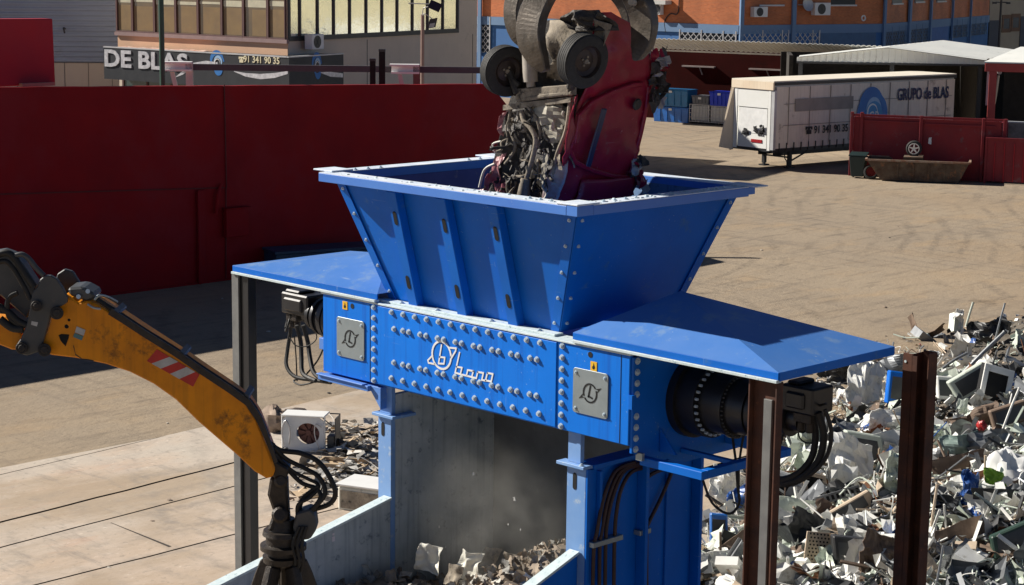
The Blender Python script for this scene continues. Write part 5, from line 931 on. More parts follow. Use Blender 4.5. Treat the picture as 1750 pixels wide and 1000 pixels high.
# main tub behind (fills the volume)
inner = MB()
def ring(zu0, zu1, zs1): a, b, c = Uz(*zu0, -.07), Uz(*zu1, -.07)-SN*.16, Sz(*zs1, -.18)-V((0, .06, 0)); d = a+(c-b); return [a, b, c, d]
R_ = [ring((300, 110), (600, 100), (700, 90)), ring((270, 260), (600, 250), (860, 250)), ring((210, 470), (545, 470), (870, 440)), ring((180, 560), (530, 560), (850, 600)), ring((120, 800), (480, 800), (800, 800)), ring((40, 1060), (400, 1060), (720, 1060)), ring((20, 1250), (370, 1250), (680, 1250))]
for A, Bq in zip(R_[:-1], R_[1:]): inner.loft(A, Bq, True)
inner.build('body_core', m_underd, car)
# raised door pressing with curved edge
def strip(pts, w_, h_, par, m, nm, off=.02): q = MB(); P2 = [Sz(a, b, off) for a, b in pts]; q.sweep(P2, [w_]*len(P2), [h_]*len(P2), SN); return q.build(nm, m, par, .01)
strip([(520, 700), (540, 560), (600, 500), (700, 450), (800, 415), (850, 410)], .05, .06, car, m_carred, 'wheel_arch_lip'); strip([(490, 720), (520, 790), (600, 830), (700, 860), (800, 870)], .05, .05, car, m_carred, 'door_lower_edge')
strip([(880, 420), (870, 520), (845, 640), (815, 760), (790, 860)], .05, .05, car, m_carred, 'door_rear_edge', .01)
strip([(665, 530), (640, 620), (610, 720), (585, 815)], .085, .035, car, mat('dark_blue_trim', (.012, .02, .06), (.02, .03, .07), .35, spec=.6), 'side_moulding', .035)
g = MB(); p = Sz(825, 510, .03); g.lathe(p, SN, [(0, .07), (.015, .06), (.005, .0)], 20); g.build('fuel_flap', m_underd, car)
g = MB(); p = Sz(700, 930, .03); g.lathe(p, SN, [(0, .09), (.02, .07), (.005, .0)], 16); g.build('round_dent', m_underd, car)
g = MB(); g.sheet(Sz(540, 470, .03), Sz(480, 800, .03)-Sz(540, 470, .03), SN*.07+V((0, -.14, 0)), 14, 4, .03, 9, .05, 4); g.build('sill_flange', m_carred, car, solid=.01, smooth=True)
g = MB(); g.sheet(Sz(490, 800, .04), Sz(410, 1070, .04)-Sz(490, 800, .04), V((-.16, -.10, 0)), 12, 5, .05, 19, .08, 4); g.build('sill_flange', mat('scraped_car_metal', (.30, .16, .15), (.42, .38, .36), .5, .2, sc=8), car, solid=.01, smooth=True)
# underside
g = MB(); patch(g, [(Uz(185, 515), Uz(520, 480)), (Uz(170, 640), Uz(500, 640)), (Uz(140, 780), Uz(470, 780)), (Uz(90, 900), Uz(430, 900)), (Uz(40, 1060), Uz(390, 1060)), (Uz(20, 1250), Uz(360, 1250))], .10, 5, V((0, -1, 0)), 16, 3.2); g.build('floor_pan', m_underd, car, solid=.01)
g = MB(); patch(g, [(Uz(385, 100, .04), Uz(620, 90, .04)), (Uz(380, 200, .08), Uz(700, 120, .02)), (Uz(400, 300, .06), Uz(640, 260, .06)), (Uz(370, 380, .02), Uz(560, 420, .02))], .10, 8, V((0, -1, 0)), 14, 3); g.build('spare_wheel_well', m_under, car, smooth=True, solid=.01)
g = MB(); patch(g, [(Uz(500, 50, .05), Uz(640, 50, .05)), (Uz(440, 95, .1), Uz(700, 95, .05)), (Uz(500, 150, .1), Uz(720, 150, .02))], .12, 18, V((0, -1, 0)), 12, 5); g.build('rear_panel', m_underd, car, solid=.012)
g = MB(); g.cyl(Uz(300, 265, .12), Uz(305, 400, .12), .085, n=20); g.cyl(Uz(305, 400, .12), Uz(308, 425, .12), .05, n=14); g.build('silencer', mat('dull_steel', (.42, .38, .33), (.26, .23, .19), .65, .1, sc=6), car, smooth=True)
g = MB(); a, b = Uz(245, 455, .08), Uz(505, 435, .08); g.obox(a-V((0, .05, .07)), b-a, V((0, .14, 0)), V((0, 0, .12))); g.tube([Uz(240, 490, .1), Uz(370, 470, .12), Uz(510, 455, .1)], .03); g.build('axle_beam', m_under, car, .01)
g = MB(); a, b = Uz(185, 525, .06), Uz(515, 485, .06); g.obox(a-V((0, .05, .03)), b-a, V((0, .1, 0)), V((0, 0, .06))); g.tube([Uz(210, 520, .06), Uz(200, 620, .08), Uz(230, 720, .08), Uz(180, 800, .06)], .018); g.tube([Uz(500, 500, .06), Uz(480, 640, .08), Uz(430, 780, .06), Uz(400, 1000, .05)], .03); g.build('cross_member', m_under, car)
g = MB(); g.blob(Uz(400, 555, .03), .27, .10, .15, .35, 4, 18, 12, 3); g.build('fuel_tank', mat('tank_metal', (.40, .37, .30), (.20, .18, .14), .7, .05, sc=4), car)
g = MB(); g.blob(Uz(420, 640, .03), .20, .07, .12, .5, 14, 18, 12, 3); g.build('heat_shield', MATS['tank_metal'], car)
g = MB(); g.tube([Uz(262, 540, .12), Uz(272, 590, .14), Uz(305, 625, .15), Uz(330, 680, .15), Uz(318, 760, .14), Uz(295, 840, .13), Uz(275, 900, .12)], .030, 10); g.tube([Uz(290, 520, .1), Uz(330, 570, .12), Uz(350, 640, .1), Uz(345, 720, .08)], .018, 8); g.build('exhaust_pipe', m_under, car, smooth=True)
g = MB(); g.cyl(Uz(283, 870, .12), Uz(268, 965, .12), .06, .075, 14); g.build('exhaust_box', m_under, car, smooth=True)
g = MB(); g.sheet(Uz(365, 760, .12), V((.09, 0, .02)), V((-.03, 0, -.32)), 5, 14, .03, 3, .1, 9); g.build('perforated_shield', MATS['tank_metal'], car, solid=.006)
rr = random.Random(21)
g = MB()
for k in range(70):
    zx, zy = rr.uniform(190, 470), rr.uniform(540, 1040); zx -= max(0, (zy-700)*.22); p = Uz(zx, zy, rr.uniform(.04, .14)); s_ = rr.uniform(.05, .2); a = V((rr.gauss(0, .5), rr.gauss(0, .3), rr.gauss(0, 1))).normalized()*s_; b = V((rr.gauss(0, 1), rr.gauss(0, .5), rr.gauss(0, .3))).normalized()*s_*.4; g.m = rr.choice([0, 0, 0, 1, 1, 2])
    if rr.random() < .6: g.sheet(p, a, b, 4, 3, s_*.35, k, .25, 7)
    else: a.x *= .4; g.tube([p, p+a*.6+b*.5, p+a*1.1-b*.4, p+a*1.6], rr.uniform(.008, .018), 6)
o = g.build('torn_underbody_parts', [m_underd, m_under, MATS['dull_steel']], car); o['kind'] = 'stuff'
g = MB()
for k, (zx, zy, w_, h_) in enumerate(((95, 860, .20, .36), (60, 920, .14, .30), (135, 760, .12, .30), (165, 560, .05, .45), (145, 900, .12, .35))): g.sheet(Uz(zx, zy, .05), V((w_, .02, .03)), V((-.08, -.03, -h_)), 6, 8, .06, k+60, .2, 5)
g.build('torn_wing', mat('scraped_red', (.30, .03, .05), (.42, .25, .25), .45, sc=5), car, solid=.008)
g = MB(); g.tube([Uz(160, 690, .06), Uz(120, 705, .07), Uz(135, 745, .07), Uz(110, 715, .09)], .012); g.tube([Uz(130, 800, .06), Uz(80, 830, .07), Uz(55, 915, .08)], .015); g.build('bent_rod', m_cream, car)
# crumpled tail edge at right (far side of the flank)
g = MB()
for k in range(34):
    zx, zy = rr.uniform(870, 940), rr.uniform(240, 470); p = Sz(min(zx, 905), zy, rr.uniform(-.02, .08))+V((0, rr.uniform(0, .12), 0)); g.m = rr.choice([0, 1, 1, 2]); g.sheet(p, V((rr.gauss(0, .06), rr.uniform(.02, .14), rr.gauss(0, .05))), V((rr.gauss(0, .04), rr.gauss(0, .05), -rr.uniform(.05, .2))), 3, 4, .04, k+90, .3, 8)
for k in range(18):
    zx, zy = rr.uniform(790, 830), rr.uniform(760, 900); p = Sz(zx, zy, rr.uniform(-.02, .05)); g.m = rr.choice([0, 1, 2]); g.sheet(p, V((0, rr.uniform(.05, .16), 0)), V((rr.gauss(0, .04), 0, -rr.uniform(.05, .2))), 3, 4, .04, k+190, .3, 8)
o = g.build('crumpled_tail_trim', [m_carred, m_underd, mat('shiny_trim', (.35, .33, .32), None, .5, .3)], car); o['kind'] = 'stuff'
g = MB(); g.tube([Sz(900, 225, .02), Sz(915, 330, .02)], .014); g.tube([Sz(885, 240, .03), Sz(905, 320, .03)], .01); g.build('bent_trim_strip', MATS['shiny_trim'], car)
g = MB(); patch(g, [(Sz(560, 880, .03), Sz(800, 860, .03)), (Sz(540, 960, .05), Sz(820, 900, .05)), (Sz(480, 1060, .04), Sz(740, 1060, .04))], .05, 33, SN, 10); g.build('lower_quarter_panel', m_carred, car, solid=.012, smooth=True)
# wheels
def wheel(c, ax, R, wd, hubm):
    g = MB(); h = wd/2; pr_ = [(-h, R*.6), (-h*1.02, R*.82), (-h*.88, R*.95)]
    for k in range(5): x = -h*.8+h*1.6*k/5; pr_ += [(x, R), (x+h*.24, R), (x+h*.26, R-.012), (x+h*.31, R-.012)]
    pr_ += [(h*.88, R*.95), (h*1.02, R*.82), (h, R*.6), (-h, R*.6)]
    g.lathe(c, ax, pr_, 40); ty = g.build('wheel', m_tyre, car, smooth=True)
    g = MB(); g.lathe(c, ax, [(h*.9, R*.6), (h*.95, R*.57), (h*.55, R*.54), (h*.3, R*.4), (h*.42, R*.22), (h*.5, R*.12), (h*.5, 0)], 32); g.lathe(c, ax, [(-h*.9, R*.6), (-h*.3, R*.5), (-h*.1, R*.1), (-h*.1, 0)], 24)
    g.build('rim', hubm, ty, smooth=True)
    g = MB()
    for k in range(4): a_ = 1.57*k+.4; u = ax.orthogonal().normalized(); v_ = ax.cross(u); g.cyl(c+ax*h*.4+(u*math.cos(a_)+v_*math.sin(a_))*R*.17, c+ax*h*.6+(u*math.cos(a_)+v_*math.sin(a_))*R*.17, .014, n=6)
    g.lathe(c, ax, [(h*.5, R*.10), (h*.75, R*.09), (h*.8, 0)], 12); g.build('hub_cap', m_under, ty)
wa = V((.97, -.12, -.18)).normalized(); c1 = ony(996, 103, 15.30); wheel(c1, wa, .300, .19, mat('dark_rim_metal', (.07, .05, .04), (.04, .03, .03), .5, .4, sc=10)); print('wheel', c1)
wa2 = V((.93, -.30, -.12)).normalized(); c2 = ony(864, 121, 15.38); wheel(c2, wa2, .288, .18, MATS['dark_rim_metal'])
g = MB(); g.tube([c2, Uz(205, 360, .1), Uz(240, 460, .12)], .045); g.tube([c2+V((.05, 0, -.05)), Uz(250, 420, .1)], .03); g.tube([c1-wa*.08, Uz(500, 430, .12)], .05); g.build('suspension_arm', m_underd, car, smooth=True)
# ------------------------------------------------------------------ GRAPPLE CLAW above the car
gt = thing('grapple_claw', (-14.8, 15.5, 8.7), 'worn steel grapple claw closed round the crushed car above the hopper', 'grapple')
def claw(pts, D, wd, th_, nm='tine', par=gt):
    P2 = [atd(x, y, D) for x, y in pts]; n = len(P2); g = MB(); ws = [wd[min(i*len(wd)//n, len(wd)-1)] for i in range(n)]
    q = []; W_ = []
    for i in range(n-1):
        for k in range(4):
            t = k/4; a, b, c, d = P2[max(i-1, 0)], P2[i], P2[i+1], P2[min(i+2, n-1)]
            q.append(.5*((2*b)+(c-a)*t+(2*a-5*b+4*c-d)*t*t+(3*b-a-3*c+d)*t**3)); W_.append(ws[i]*(1-t)+ws[i+1]*t)
    q.append(P2[-1]); W_.append(ws[-1]); view = (FW*.55+R0*.5+V((0, 0, .2))).normalized(); g.sweep(q, W_, [th_*(1-.5*i/len(q)) for i in range(len(q))], view); return g.build(nm, m_claw, par, .012)
claw([(952, -45), (934, -15), (917, 14), (909, 45), (911, 75), (922, 102), (934, 122)], 20.95, [.20, .24, .30, .32, .31, .22, .05], .26)
claw([(910, -60), (890, -25), (879, 5), (878, 35), (886, 62), (900, 80)], 22.3, [.2, .2, .20, .20, .16, .06], .2)
claw([(1060, -45), (1083, -15), (1098, 15), (1103, 45), (1099, 78), (1090, 103)], 21.05, [.20, .24, .28, .29, .24, .05], .26)
claw([(1045, -20), (1063, 5), (1072, 30), (1073, 52)], 22.3, [.14, .12, .10, .04], .16)
g = MB(); c = atd(1000, -95, 21.8); g.lathe(c+V((0, 0, .9)), V((0, 0, -1)), [(0, 0), (0, .25), (.3, .3), (.35, .5), (.6, .55), (.7, .35), (.9, .3), (.9, 0)], 28); g.build('grapple_head', m_claw, gt, smooth=True)
g = MB(); g.tube([atd(893, 18, 21.1), atd(905, 4, 20.95), atd(925, -4, 20.95)], .03); g.cyl(atd(1079, 3, 20.7), atd(1086, 6, 21.2), .04); g.build('pin', MATS['dull_steel'], gt)
# ------------------------------------------------------------------ EXCAVATOR ARM AND ITS ORANGE-PEEL GRAPPLE (left foreground)
ED = 16.2; bd = FH.copy(); eo = atd(300, 650, ED)
def E_(x, y, o=0): return onpl(x, y, eo+bd*o, bd)
ex = thing('excavator_arm', E_(100, 560), 'yellow excavator stick with dark linkage reaching in from the left edge', 'excavator arm')
out = [(90, 528), (96, 515), (108, 507), (122, 510), (134, 518), (150, 514), (165, 520), (185, 532), (215, 552), (250, 575), (300, 607), (345, 638), (390, 668), (420, 690), (437, 716), (450, 748), (462, 780), (470, 803), (466, 815), (455, 818), (435, 806), (405, 778), (370, 748), (340, 722), (300, 683), (262, 656), (222, 636), (180, 622), (130, 612), (88, 607), (72, 600), (70, 588), (80, 565), (86, 545)]
th_ = .36
g = MB(); g.prism([E_(x, y) for x, y in out], bd*th_); ar = g.build('stick', m_yellow, ex, .012)
g = MB(); g.prism([E_(x, y, -.004) for x, y in ((100, 573), (105, 571), (118, 572), (117, 578), (112, 592), (104, 583))], bd*.006); g.build('triangular_opening', m_hole, ar)
for x, y, r in ((118, 547, .012), (114, 558, .018)): g = MB(); g.cyl(E_(x, y, -.004), E_(x, y, .002), r, n=14); g.build('hole', m_hole, ar)
g = MB(); Q = [(268, 597), (341, 640), (330, 661), (251, 617)]; A0, A1, A2, A3 = [E_(x, y, -.006) for x, y in Q]
for k in range(5):
    t0, t1 = k/5, (k+1)/5; sk = .10; l_ = lambda a, b, t: a.lerp(b, min(1, max(0, t)))
    q = MB(); q.prism([l_(A0, A1, t0+(0 if k == 0 else sk)), l_(A0, A1, t1+sk if k < 4 else 1), l_(A3, A2, t1-sk if k < 4 else 1), l_(A3, A2, t0-sk if k else 0)], bd*.004); q.build('hazard_stripe', mat('hazard_red', (.50, .02, .015), (.38, .015, .01), .45, sc=6, dirt=(.3, .25, .2), dsc=15, dth=.62) if k % 2 == 0 else mat('hazard_white', (.50, .50, .50), (.35, .35, .34), .4, sc=9), ar)
g = MB(); g.prism([E_(x, y, -.006) for x, y in ((131, 558), (146, 564), (143, 574), (128, 568))], bd*.003); st_ = g.build('data_sticker', MATS['hazard_white'], ar)
g = MB(); g.prism([E_(x, y, -.006) for x, y in ((127.5, 569), (142.5, 575), (139.5, 582), (125, 576))], bd*.003); g.build('sticker_lower', mat('teal_sticker', (.08, .20, .22), None, .5), st_)
g = MB(); q = [(126, 590), (129, 605), (140, 613), (150, 614), (160, 616)]
for a, b in zip(q[:-1], q[1:]): g.prism([E_(a[0], a[1], -.003), E_(b[0], b[1], -.003), E_(b[0], b[1]+1.4, -.003), E_(a[0]-1, a[1]+1.4, -.003)], bd*.003)
g.build('weld_mark', m_grease, ar)
# greasy upper edge with pipes
g = MB(); top = [(188, 532), (215, 549), (250, 572), (300, 603), (345, 634), (392, 665), (424, 688), (443, 716), (458, 752), (472, 790)]; g.sweep([E_(x, y, -.012) for x, y in top], [.055]*8+[.04, .03], [.03]*10, bd); g.build('greasy_edge', m_grease, ar)
for k, (of, r, dy) in enumerate(((.03, .016, -5), (.12, .020, -6), (.20, .020, -5), (.33, .024, -2))):
    g = MB(); g.tube([E_(x, y+dy, of) for x, y in ([(165, 517)]+top[1:9])], r, 8); g.build('hydraulic_pipe', m_hose, ex, smooth=True)
for x, y in ((195, 537), (308, 608), (418, 680)): g = MB(); a = E_(x, y-9, .0); g.obox(a-V((0, 0, .03)), V((0, 0, .025)), bd*.34, R0*.035-V((0, 0, .025))); g.build('pipe_clamp', m_grey_s, ex)
g = MB(); g.tube([E_(162, 512, 0), E_(170, 505, 0), E_(185, 508, .1), E_(200, 516, .2)], .012); g.tube([E_(150, 520, -.02), E_(160, 526, -.03), E_(172, 528, -.02)], .010); g.build('guard_rail', m_plate, ex, smooth=True)
g = MB(); g.prism([E_(x, y, .02) for x, y in ((115, 492), (140, 490), (162, 502), (160, 512), (148, 516), (118, 505))], bd*.3); g.build('pivot_cover', m_grey_s, ex, .02)
for x, y in ((134, 507), (150, 498)): g = MB(); g.cyl(E_(x, y, -.02), E_(x, y, .05), .02, n=8); g.build('grease_nipple', m_bolt, ex)
g = MB(); g.prism([E_(x, y, -.05) for x, y in ((52, 520), (55, 500), (64, 490), (68, 478), (76, 471), (86, 471), (97, 477), (107, 492), (115, 508), (114, 518), (104, 524), (93, 527), (86, 540), (80, 560), (72, 590), (64, 602), (46, 608), (30, 604), (26, 592), (36, 578), (46, 552))], bd*.05); g.build('link_plate', m_grey_s, ex, .008)
g = MB(); g.prism([E_(x, y, .34) for x, y in ((60, 510), (75, 490), (95, 478), (98, 468), (110, 460), (124, 464), (134, 480), (140, 493), (115, 520), (80, 580), (60, 596), (46, 590))], bd*.05); g.build('link_plate', m_grey_s, ex, .008)
for x, y, r in ((62, 523, .045), (37, 595, .05), (97, 535, .055), (76, 598, .055)): g = MB(); g.cyl(E_(x, y, -.10), E_(x, y, .4), r, n=20); g.cyl(E_(x, y, -.115), E_(x, y, -.10), r*.6, n=8); g.build('pin', m_grease, ex, .004)
g = MB(); g.prism([E_(x, y, -.053) for x, y in ((54, 549), (65, 551), (63, 558), (53, 555))], bd*.003); g.build('label', MATS['hazard_white'], ex)
g = MB(); g.prism([E_(x, y, .1) for x, y in ((-60, 450), (-20, 432), (5, 428), (22, 434), (40, 452), (62, 486), (56, 520), (46, 545), (0, 505), (-60, 500))], bd*.16); g.build('boom_cylinder_guard', m_grey_s, ex, .012)
g = MB(); g.prism([E_(x, y, .05) for x, y in ((-90, 540), (0, 548), (20, 556), (38, 572), (36, 598), (20, 598), (0, 590), (-90, 560))], bd*.3); g.build('boom', m_yellow, ex, .012)
for pts, r, m_ in (([(-10, 438), (10, 432), (24, 440), (38, 462), (58, 490)], .03, m_hose), ([(26, 437), (38, 435), (50, 443), (62, 458), (75, 471)], .022, m_grey_s), ([(-10, 452), (8, 446), (22, 458), (40, 488), (52, 512)], .022, m_hose), ([(30, 500), (16, 508), (12, 525), (18, 545), (40, 560)], .022, m_hose), ([(-10, 520), (10, 530), (30, 548), (46, 556)], .03, m_hose), ([(0, 545), (20, 560), (40, 562)], .035, m_hose)):
    g = MB(); g.tube([E_(x, y, -.02) for x, y in pts], r, 10); g.build('hose', m_, ex, smooth=True)
# hoses at the stick end
for pts, r in (([(462, 758), (480, 770), (515, 775), (545, 790), (566, 820), (573, 845), (562, 862), (530, 872)], .022), ([(468, 765), (490, 785), (520, 800), (545, 815), (556, 840), (545, 860), (520, 880)], .020), ([(470, 775), (490, 800), (515, 825), (540, 835), (548, 850), (535, 870)], .020), ([(472, 780), (500, 805), (525, 818), (545, 830), (530, 850), (510, 862), (508, 880)], .016), ([(545, 830), (520, 850), (512, 870), (518, 888)], .020)):
    g = MB(); g.tube([E_(x, y, .1+.04*math.sin(i)) for i, (x, y) in enumerate(pts)], r, 10); g.build('hose', m_hose, ex, smooth=True)
g = MB(); g.prism([E_(x, y, .04) for x, y in ((462, 768), (473, 790), (492, 802), (490, 818), (476, 826), (466, 815), (466, 796))], bd*.28); g.build('stick_nose', m_grease, ex, .012)
gp = thing('orange_peel_grapple', E_(490, 950, .15), 'greasy black orange-peel grapple hanging from the yellow stick', 'grapple')
GO = .16
g = MB(); g.sweep([E_(478, 812, GO), E_(476, 840, GO), E_(482, 872, GO), E_(478, 905, GO)], [.14, .17, .13, .2], [.2, .2, .16, .2], bd); g.cyl(E_(480, 822, GO-.14), E_(480, 822, GO+.14), .06); g.cyl(E_(478, 880, GO-.16), E_(478, 880, GO+.16), .07); g.build('hanger_link', m_grease, gp, .02)
c = E_(484, 905, GO); dn = V((0, 0, -1))
g = MB(); g.lathe(c, dn, [(-.10, .0), (-.10, .10), (0, .12), (0, .17), (.04, .18), (.05, .15), (.12, .15), (.13, .20), (.17, .20), (.18, .14), (.22, .14), (.23, .18), (.28, .175), (.32, .1)], 32); g.build('rotator', m_grease, gp, smooth=True)
g = MB(); g.box(0, 0, 0, 0, 0, 0); g = MB(); g.prism([E_(x, y, GO-.12) for x, y in ((505, 878), (530, 870), (538, 880), (541, 905), (530, 922), (510, 925), (500, 905))], bd*.2); g.build('valve_box', m_grey_s, gp, .015)
for k in range(5):
    g = MB(); a_ = k*1.25+.4; r0 = c+dn*.3+R0*(.14*math.cos(a_))+FH*(.14*math.sin(a_)); d = R0*math.cos(a_)+FH*math.sin(a_)
    g.sweep([r0, r0+d*.05+dn*.12, r0+d*.15+dn*.40, r0+d*.24+dn*.78, r0+d*.20+dn*1.10, r0+d*.04+dn*1.35], [.13, .13, .12, .12, .10, .04], [.10, .11, .11, .12, .10, .03], d.cross(dn)); g.build('tine', m_grease, gp, .015)
    g = MB(); g.cyl(c+dn*.24+d*.1, c+dn*.62+d*.16, .035, n=12); g.cyl(c+dn*.62+d*.16, c+dn*.8+d*.20, .02, n=10); g.build('cylinder', m_grease, gp, smooth=True)
for k in range(3): g = MB(); g.tube([E_(512+6*k, 900, GO-.14), E_(500+8*k, 930, GO-.16), E_(505+7*k, 960, GO-.15), E_(498+6*k, 985, GO-.12), E_(500, 1010, GO-.1)], .014, 8); g.build('hose', m_hose, gp, smooth=True)
# ------------------------------------------------------------------ THINGS ON THE GROUND BEHIND THE ARM
p = onz(522, 773); AF = Frame((p.x, p.y), (.80, .60)); q0 = AF.at(481, 770); q1 = AF.at(555, 770); hA = AF.at(500, 715)[1]-AF.at(500, 768)[1]; print('AC h', hA, q1[0]-q0[0])
t = thing('scrapped_air_conditioner', AF.pt(0, 0), 'scrapped white air conditioner lying open with its brown fan showing', 'air conditioner')
w0, w1 = q0[0], q1[0]; hA = .70
g = MB(); dpt = .42; g.fbox(AF, w0, w1, hA-.03, hA, -dpt, .02); g.fbox(AF, w0, w1, 0, .04, -dpt, 0); g.fbox(AF, w1-.02, w1, .04, hA-.031, -dpt*.2, 0); g.fbox(AF, w0, w0+.02, .04, hA-.031, -dpt, 0); g.build('casing', m_white, t, .015)
g = MB(); nn_ = 28; c = (w0+.50, hA*.5); rO = .20
for i in range(nn_):
    a0, a1 = 6.2832*i/nn_, 6.2832*(i+1)/nn_
    def sq(a): k = 1/max(abs(math.cos(a)), abs(math.sin(a))*1.0); return (w1-w0-.04)/2*math.cos(a)*k+(w0+w1)/2, (hA-.07)/2*math.sin(a)*k+hA/2
    o0, o1 = sq(a0), sq(a1); i0, i1 = (c[0]+rO*math.cos(a0)*1.1, c[1]+rO*math.sin(a0)), (c[0]+rO*math.cos(a1)*1.1, c[1]+rO*math.sin(a1))
    g.prism([AF.pt(o0[0], o0[1], -.02), AF.pt(o1[0], o1[1], -.02), AF.pt(i1[0], i1[1], -.04), AF.pt(i0[0], i0[1], -.04)], AF.n*.02)
g.build('front_panel', mat('off_white', (.62, .66, .70), (.55, .58, .62), .45), t)
g = MB(); cc = AF.pt(c[0], c[1], -.12)
for k in range(8): a_ = 6.2832*k/8; d = AF.al*math.cos(a_)+V((0, 0, 1))*math.sin(a_); e_ = d.cross(AF.n); g.prism([cc+d*.04-e_*.01, cc+d*.2-e_*.06, cc+d*.2+e_*.05+AF.n*.03, cc+d*.04+e_*.02], AF.n*.006)
g.cyl(cc-AF.n*.02, cc+AF.n*.05, .05, n=16); g.cyl(cc-AF.n*.06, cc-AF.n*.05, .23, n=24); g.build('fan', mat('brown_fan', (.16, .06, .05), (.10, .04, .035), .6), t)
g = MB(); g.tube([AF.pt(w0+.06, .1, .05), AF.pt(w0+.03, hA*.6, .05), AF.pt(w0+.1, hA*.85, .05), AF.pt(w0+.18, hA*.6, .05), AF.pt(w0+.16, .15, .05)], .018); g.tube([AF.pt(w1-.05, hA*.7, .03), AF.pt(w1-.16, hA*.78, .04), AF.pt(w1-.18, hA*.5, .04), AF.pt(w1-.08, .1, .05), AF.pt(w1+.1, .02, .1)], .01); g.build('pipe', m_lgrey, t, smooth=True)
g = MB(); g.fbox(AF, w1+.18, w1+.2, 0, hA-.05, -dpt, -.05); g.fbox(AF, w1, w1+.2, hA-.05, hA-.03, -dpt, -dpt+.02); g.fbox(AF, w1+.02, w1+.15, 0, .3, -dpt+.05, -.1); g.build('side_frame', m_grey_s, t)
p = onz(468, 738); g = MB(); g.blob(p+V((0, 0, .24)), .3, .22, .26, .5, 3, 20, 12, 2.5); o = g.build('rag_bundle', mat('brown_cloth', (.22, .16, .12), (.38, .30, .24), .95, sc=4), None, smooth=True); tag(o, 'brown cloth bundle just left of the scrapped air conditioner', 'bundle')
p = onz(488, 716); g = MB(); g.tube([p+V((0, 0, .08)), p+V((.2, .15, .1)), p+V((.45, .3, .08))], [.12, .14, .1], 10); o = g.build('log', mat('dark_bark', (.07, .05, .04), None, .9), None, smooth=True); tag(o, 'short dark log behind the cloth bundle and air conditioner', 'log')
p = onz(618, 878); FRG = Frame((p.x, p.y), (.93, .37)); a = FRG.at(577, 870); b = FRG.at(642, 878)
t = thing('scrapped_fridge', FRG.pt(0, 0), 'pale scrapped fridge lying behind the left outfeed wing', 'fridge')
g = MB(); g.fbox(FRG, a[0], b[0]+.3, 0, .42, -.62, 0); g.build('cabinet', m_cream, t, .03)
g = MB(); g.fbox(FRG, a[0]+.06, b[0]+.2, .06, .36, .001, .02); g.build('open_side', m_under, t); g = MB(); g.fbox(FRG, a[0]-.03, b[0]+.3, .43, .47, -.64, .02); g.build('lid', m_white, t, .01)
for x, y, w_, d_, a_, lb, mm in ((585, 800, .85, .5, .1, 'pale wooden tray lying on the ground right of the air conditioner', 'wood_pale'), (548, 812, 1.4, .2, .2, 'long grey board lying below the air conditioner', 'wood_grey'), (610, 815, .9, .25, -.1, 'short grey board beside the wooden tray', 'wood_grey')):
    p = onz(x, y); B = Frame((p.x, p.y), (.8+a_, .6)); m_ = mat(mm, (.52, .38, .24) if mm == 'wood_pale' else (.16, .15, .14), (.40, .30, .19) if mm == 'wood_pale' else (.28, .26, .23), .85, sc=6)
    g = MB(); g.fbox(B, -w_/2, w_/2, .03, .06, -d_/2, d_/2)
    if w_ < 1 and mm == 'wood_pale': g.fbox(B, -w_/2, w_/2, .061, .13, d_/2-.03, d_/2); g.fbox(B, -w_/2, w_/2, .061, .13, -d_/2, -d_/2+.03); g.fbox(B, -w_/2, -w_/2+.03, .061, .13, -d_/2+.03, d_/2-.03)
    o = g.build('wooden_tray' if mm == 'wood_pale' else 'board', m_, None); tag(o, lb, 'tray' if mm == 'wood_pale' else 'board')
g = MB(); rr = random.Random(31)
for k in range(420):
    x, y = rr.uniform(545, 655), rr.uniform(728, 850)
    if k > 330: x, y = rr.uniform(480, 640), rr.uniform(770, 870)
    p = onz(x, y); s_ = rr.uniform(.03, .28)*rr.random()+.03; a = V((rr.gauss(0, 1), rr.gauss(0, 1), rr.gauss(0, .25))).normalized(); b = V((-a.y, a.x, rr.gauss(0, .3))).normalized(); g.m = rr.choice([0, 1, 1, 2, 3, 3])
    if rr.random() < .35: g.tube([p+V((0, 0, .04)), p+a*s_+V((0, 0, .06)), p+a*s_*2+b*s_*.4+V((0, 0, .05))], rr.uniform(.006, .018), 5)
    else: g.sheet(p+V((0, 0, .04+rr.random()*.1)), a*s_*1.4, b*s_, 3, 2, s_*.3, k, .3, 6)
o = g.build('ground_litter', [mat('litter_dark', (.04, .035, .03), None, .8), mat('litter_pale', (.62, .60, .56), (.45, .42, .38), .7), MATS['wood_pale'], mat('litter_grey', (.25, .24, .22), (.16, .15, .14), .7)], None); tag(o, 'loose boards, pipes and torn sheet scattered round the air conditioner', 'litter', kind='stuff')
# dark containers in the shade behind the left hood
a, b = onz(470, 500), onz(560, 500); B = Frame((a.x, a.y), (.35, .94))
t = thing('storage_box', a, 'dark blue storage box in deep shade behind the left hood', 'box'); B = Frame(onz(472, 480)-V((0, 0, 0)), (.30, .95)); 
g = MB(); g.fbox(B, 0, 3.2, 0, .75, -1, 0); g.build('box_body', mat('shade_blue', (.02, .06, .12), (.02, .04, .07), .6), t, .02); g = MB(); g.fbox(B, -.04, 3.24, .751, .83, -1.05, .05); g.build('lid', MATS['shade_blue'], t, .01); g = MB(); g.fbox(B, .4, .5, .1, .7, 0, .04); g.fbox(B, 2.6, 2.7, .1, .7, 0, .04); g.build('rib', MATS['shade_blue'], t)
g = MB(); rr = random.Random(77)
for k in range(120):
    x, y = rr.uniform(150, 1600), rr.uniform(330, 1000); p = onz(x, y); g.m = rr.choice([0, 1, 2]); s_ = rr.uniform(.02, .07); g.blob(p+V((0, 0, s_*.2)), s_, s_*.8, s_*.35, .5, k, 6, 4)
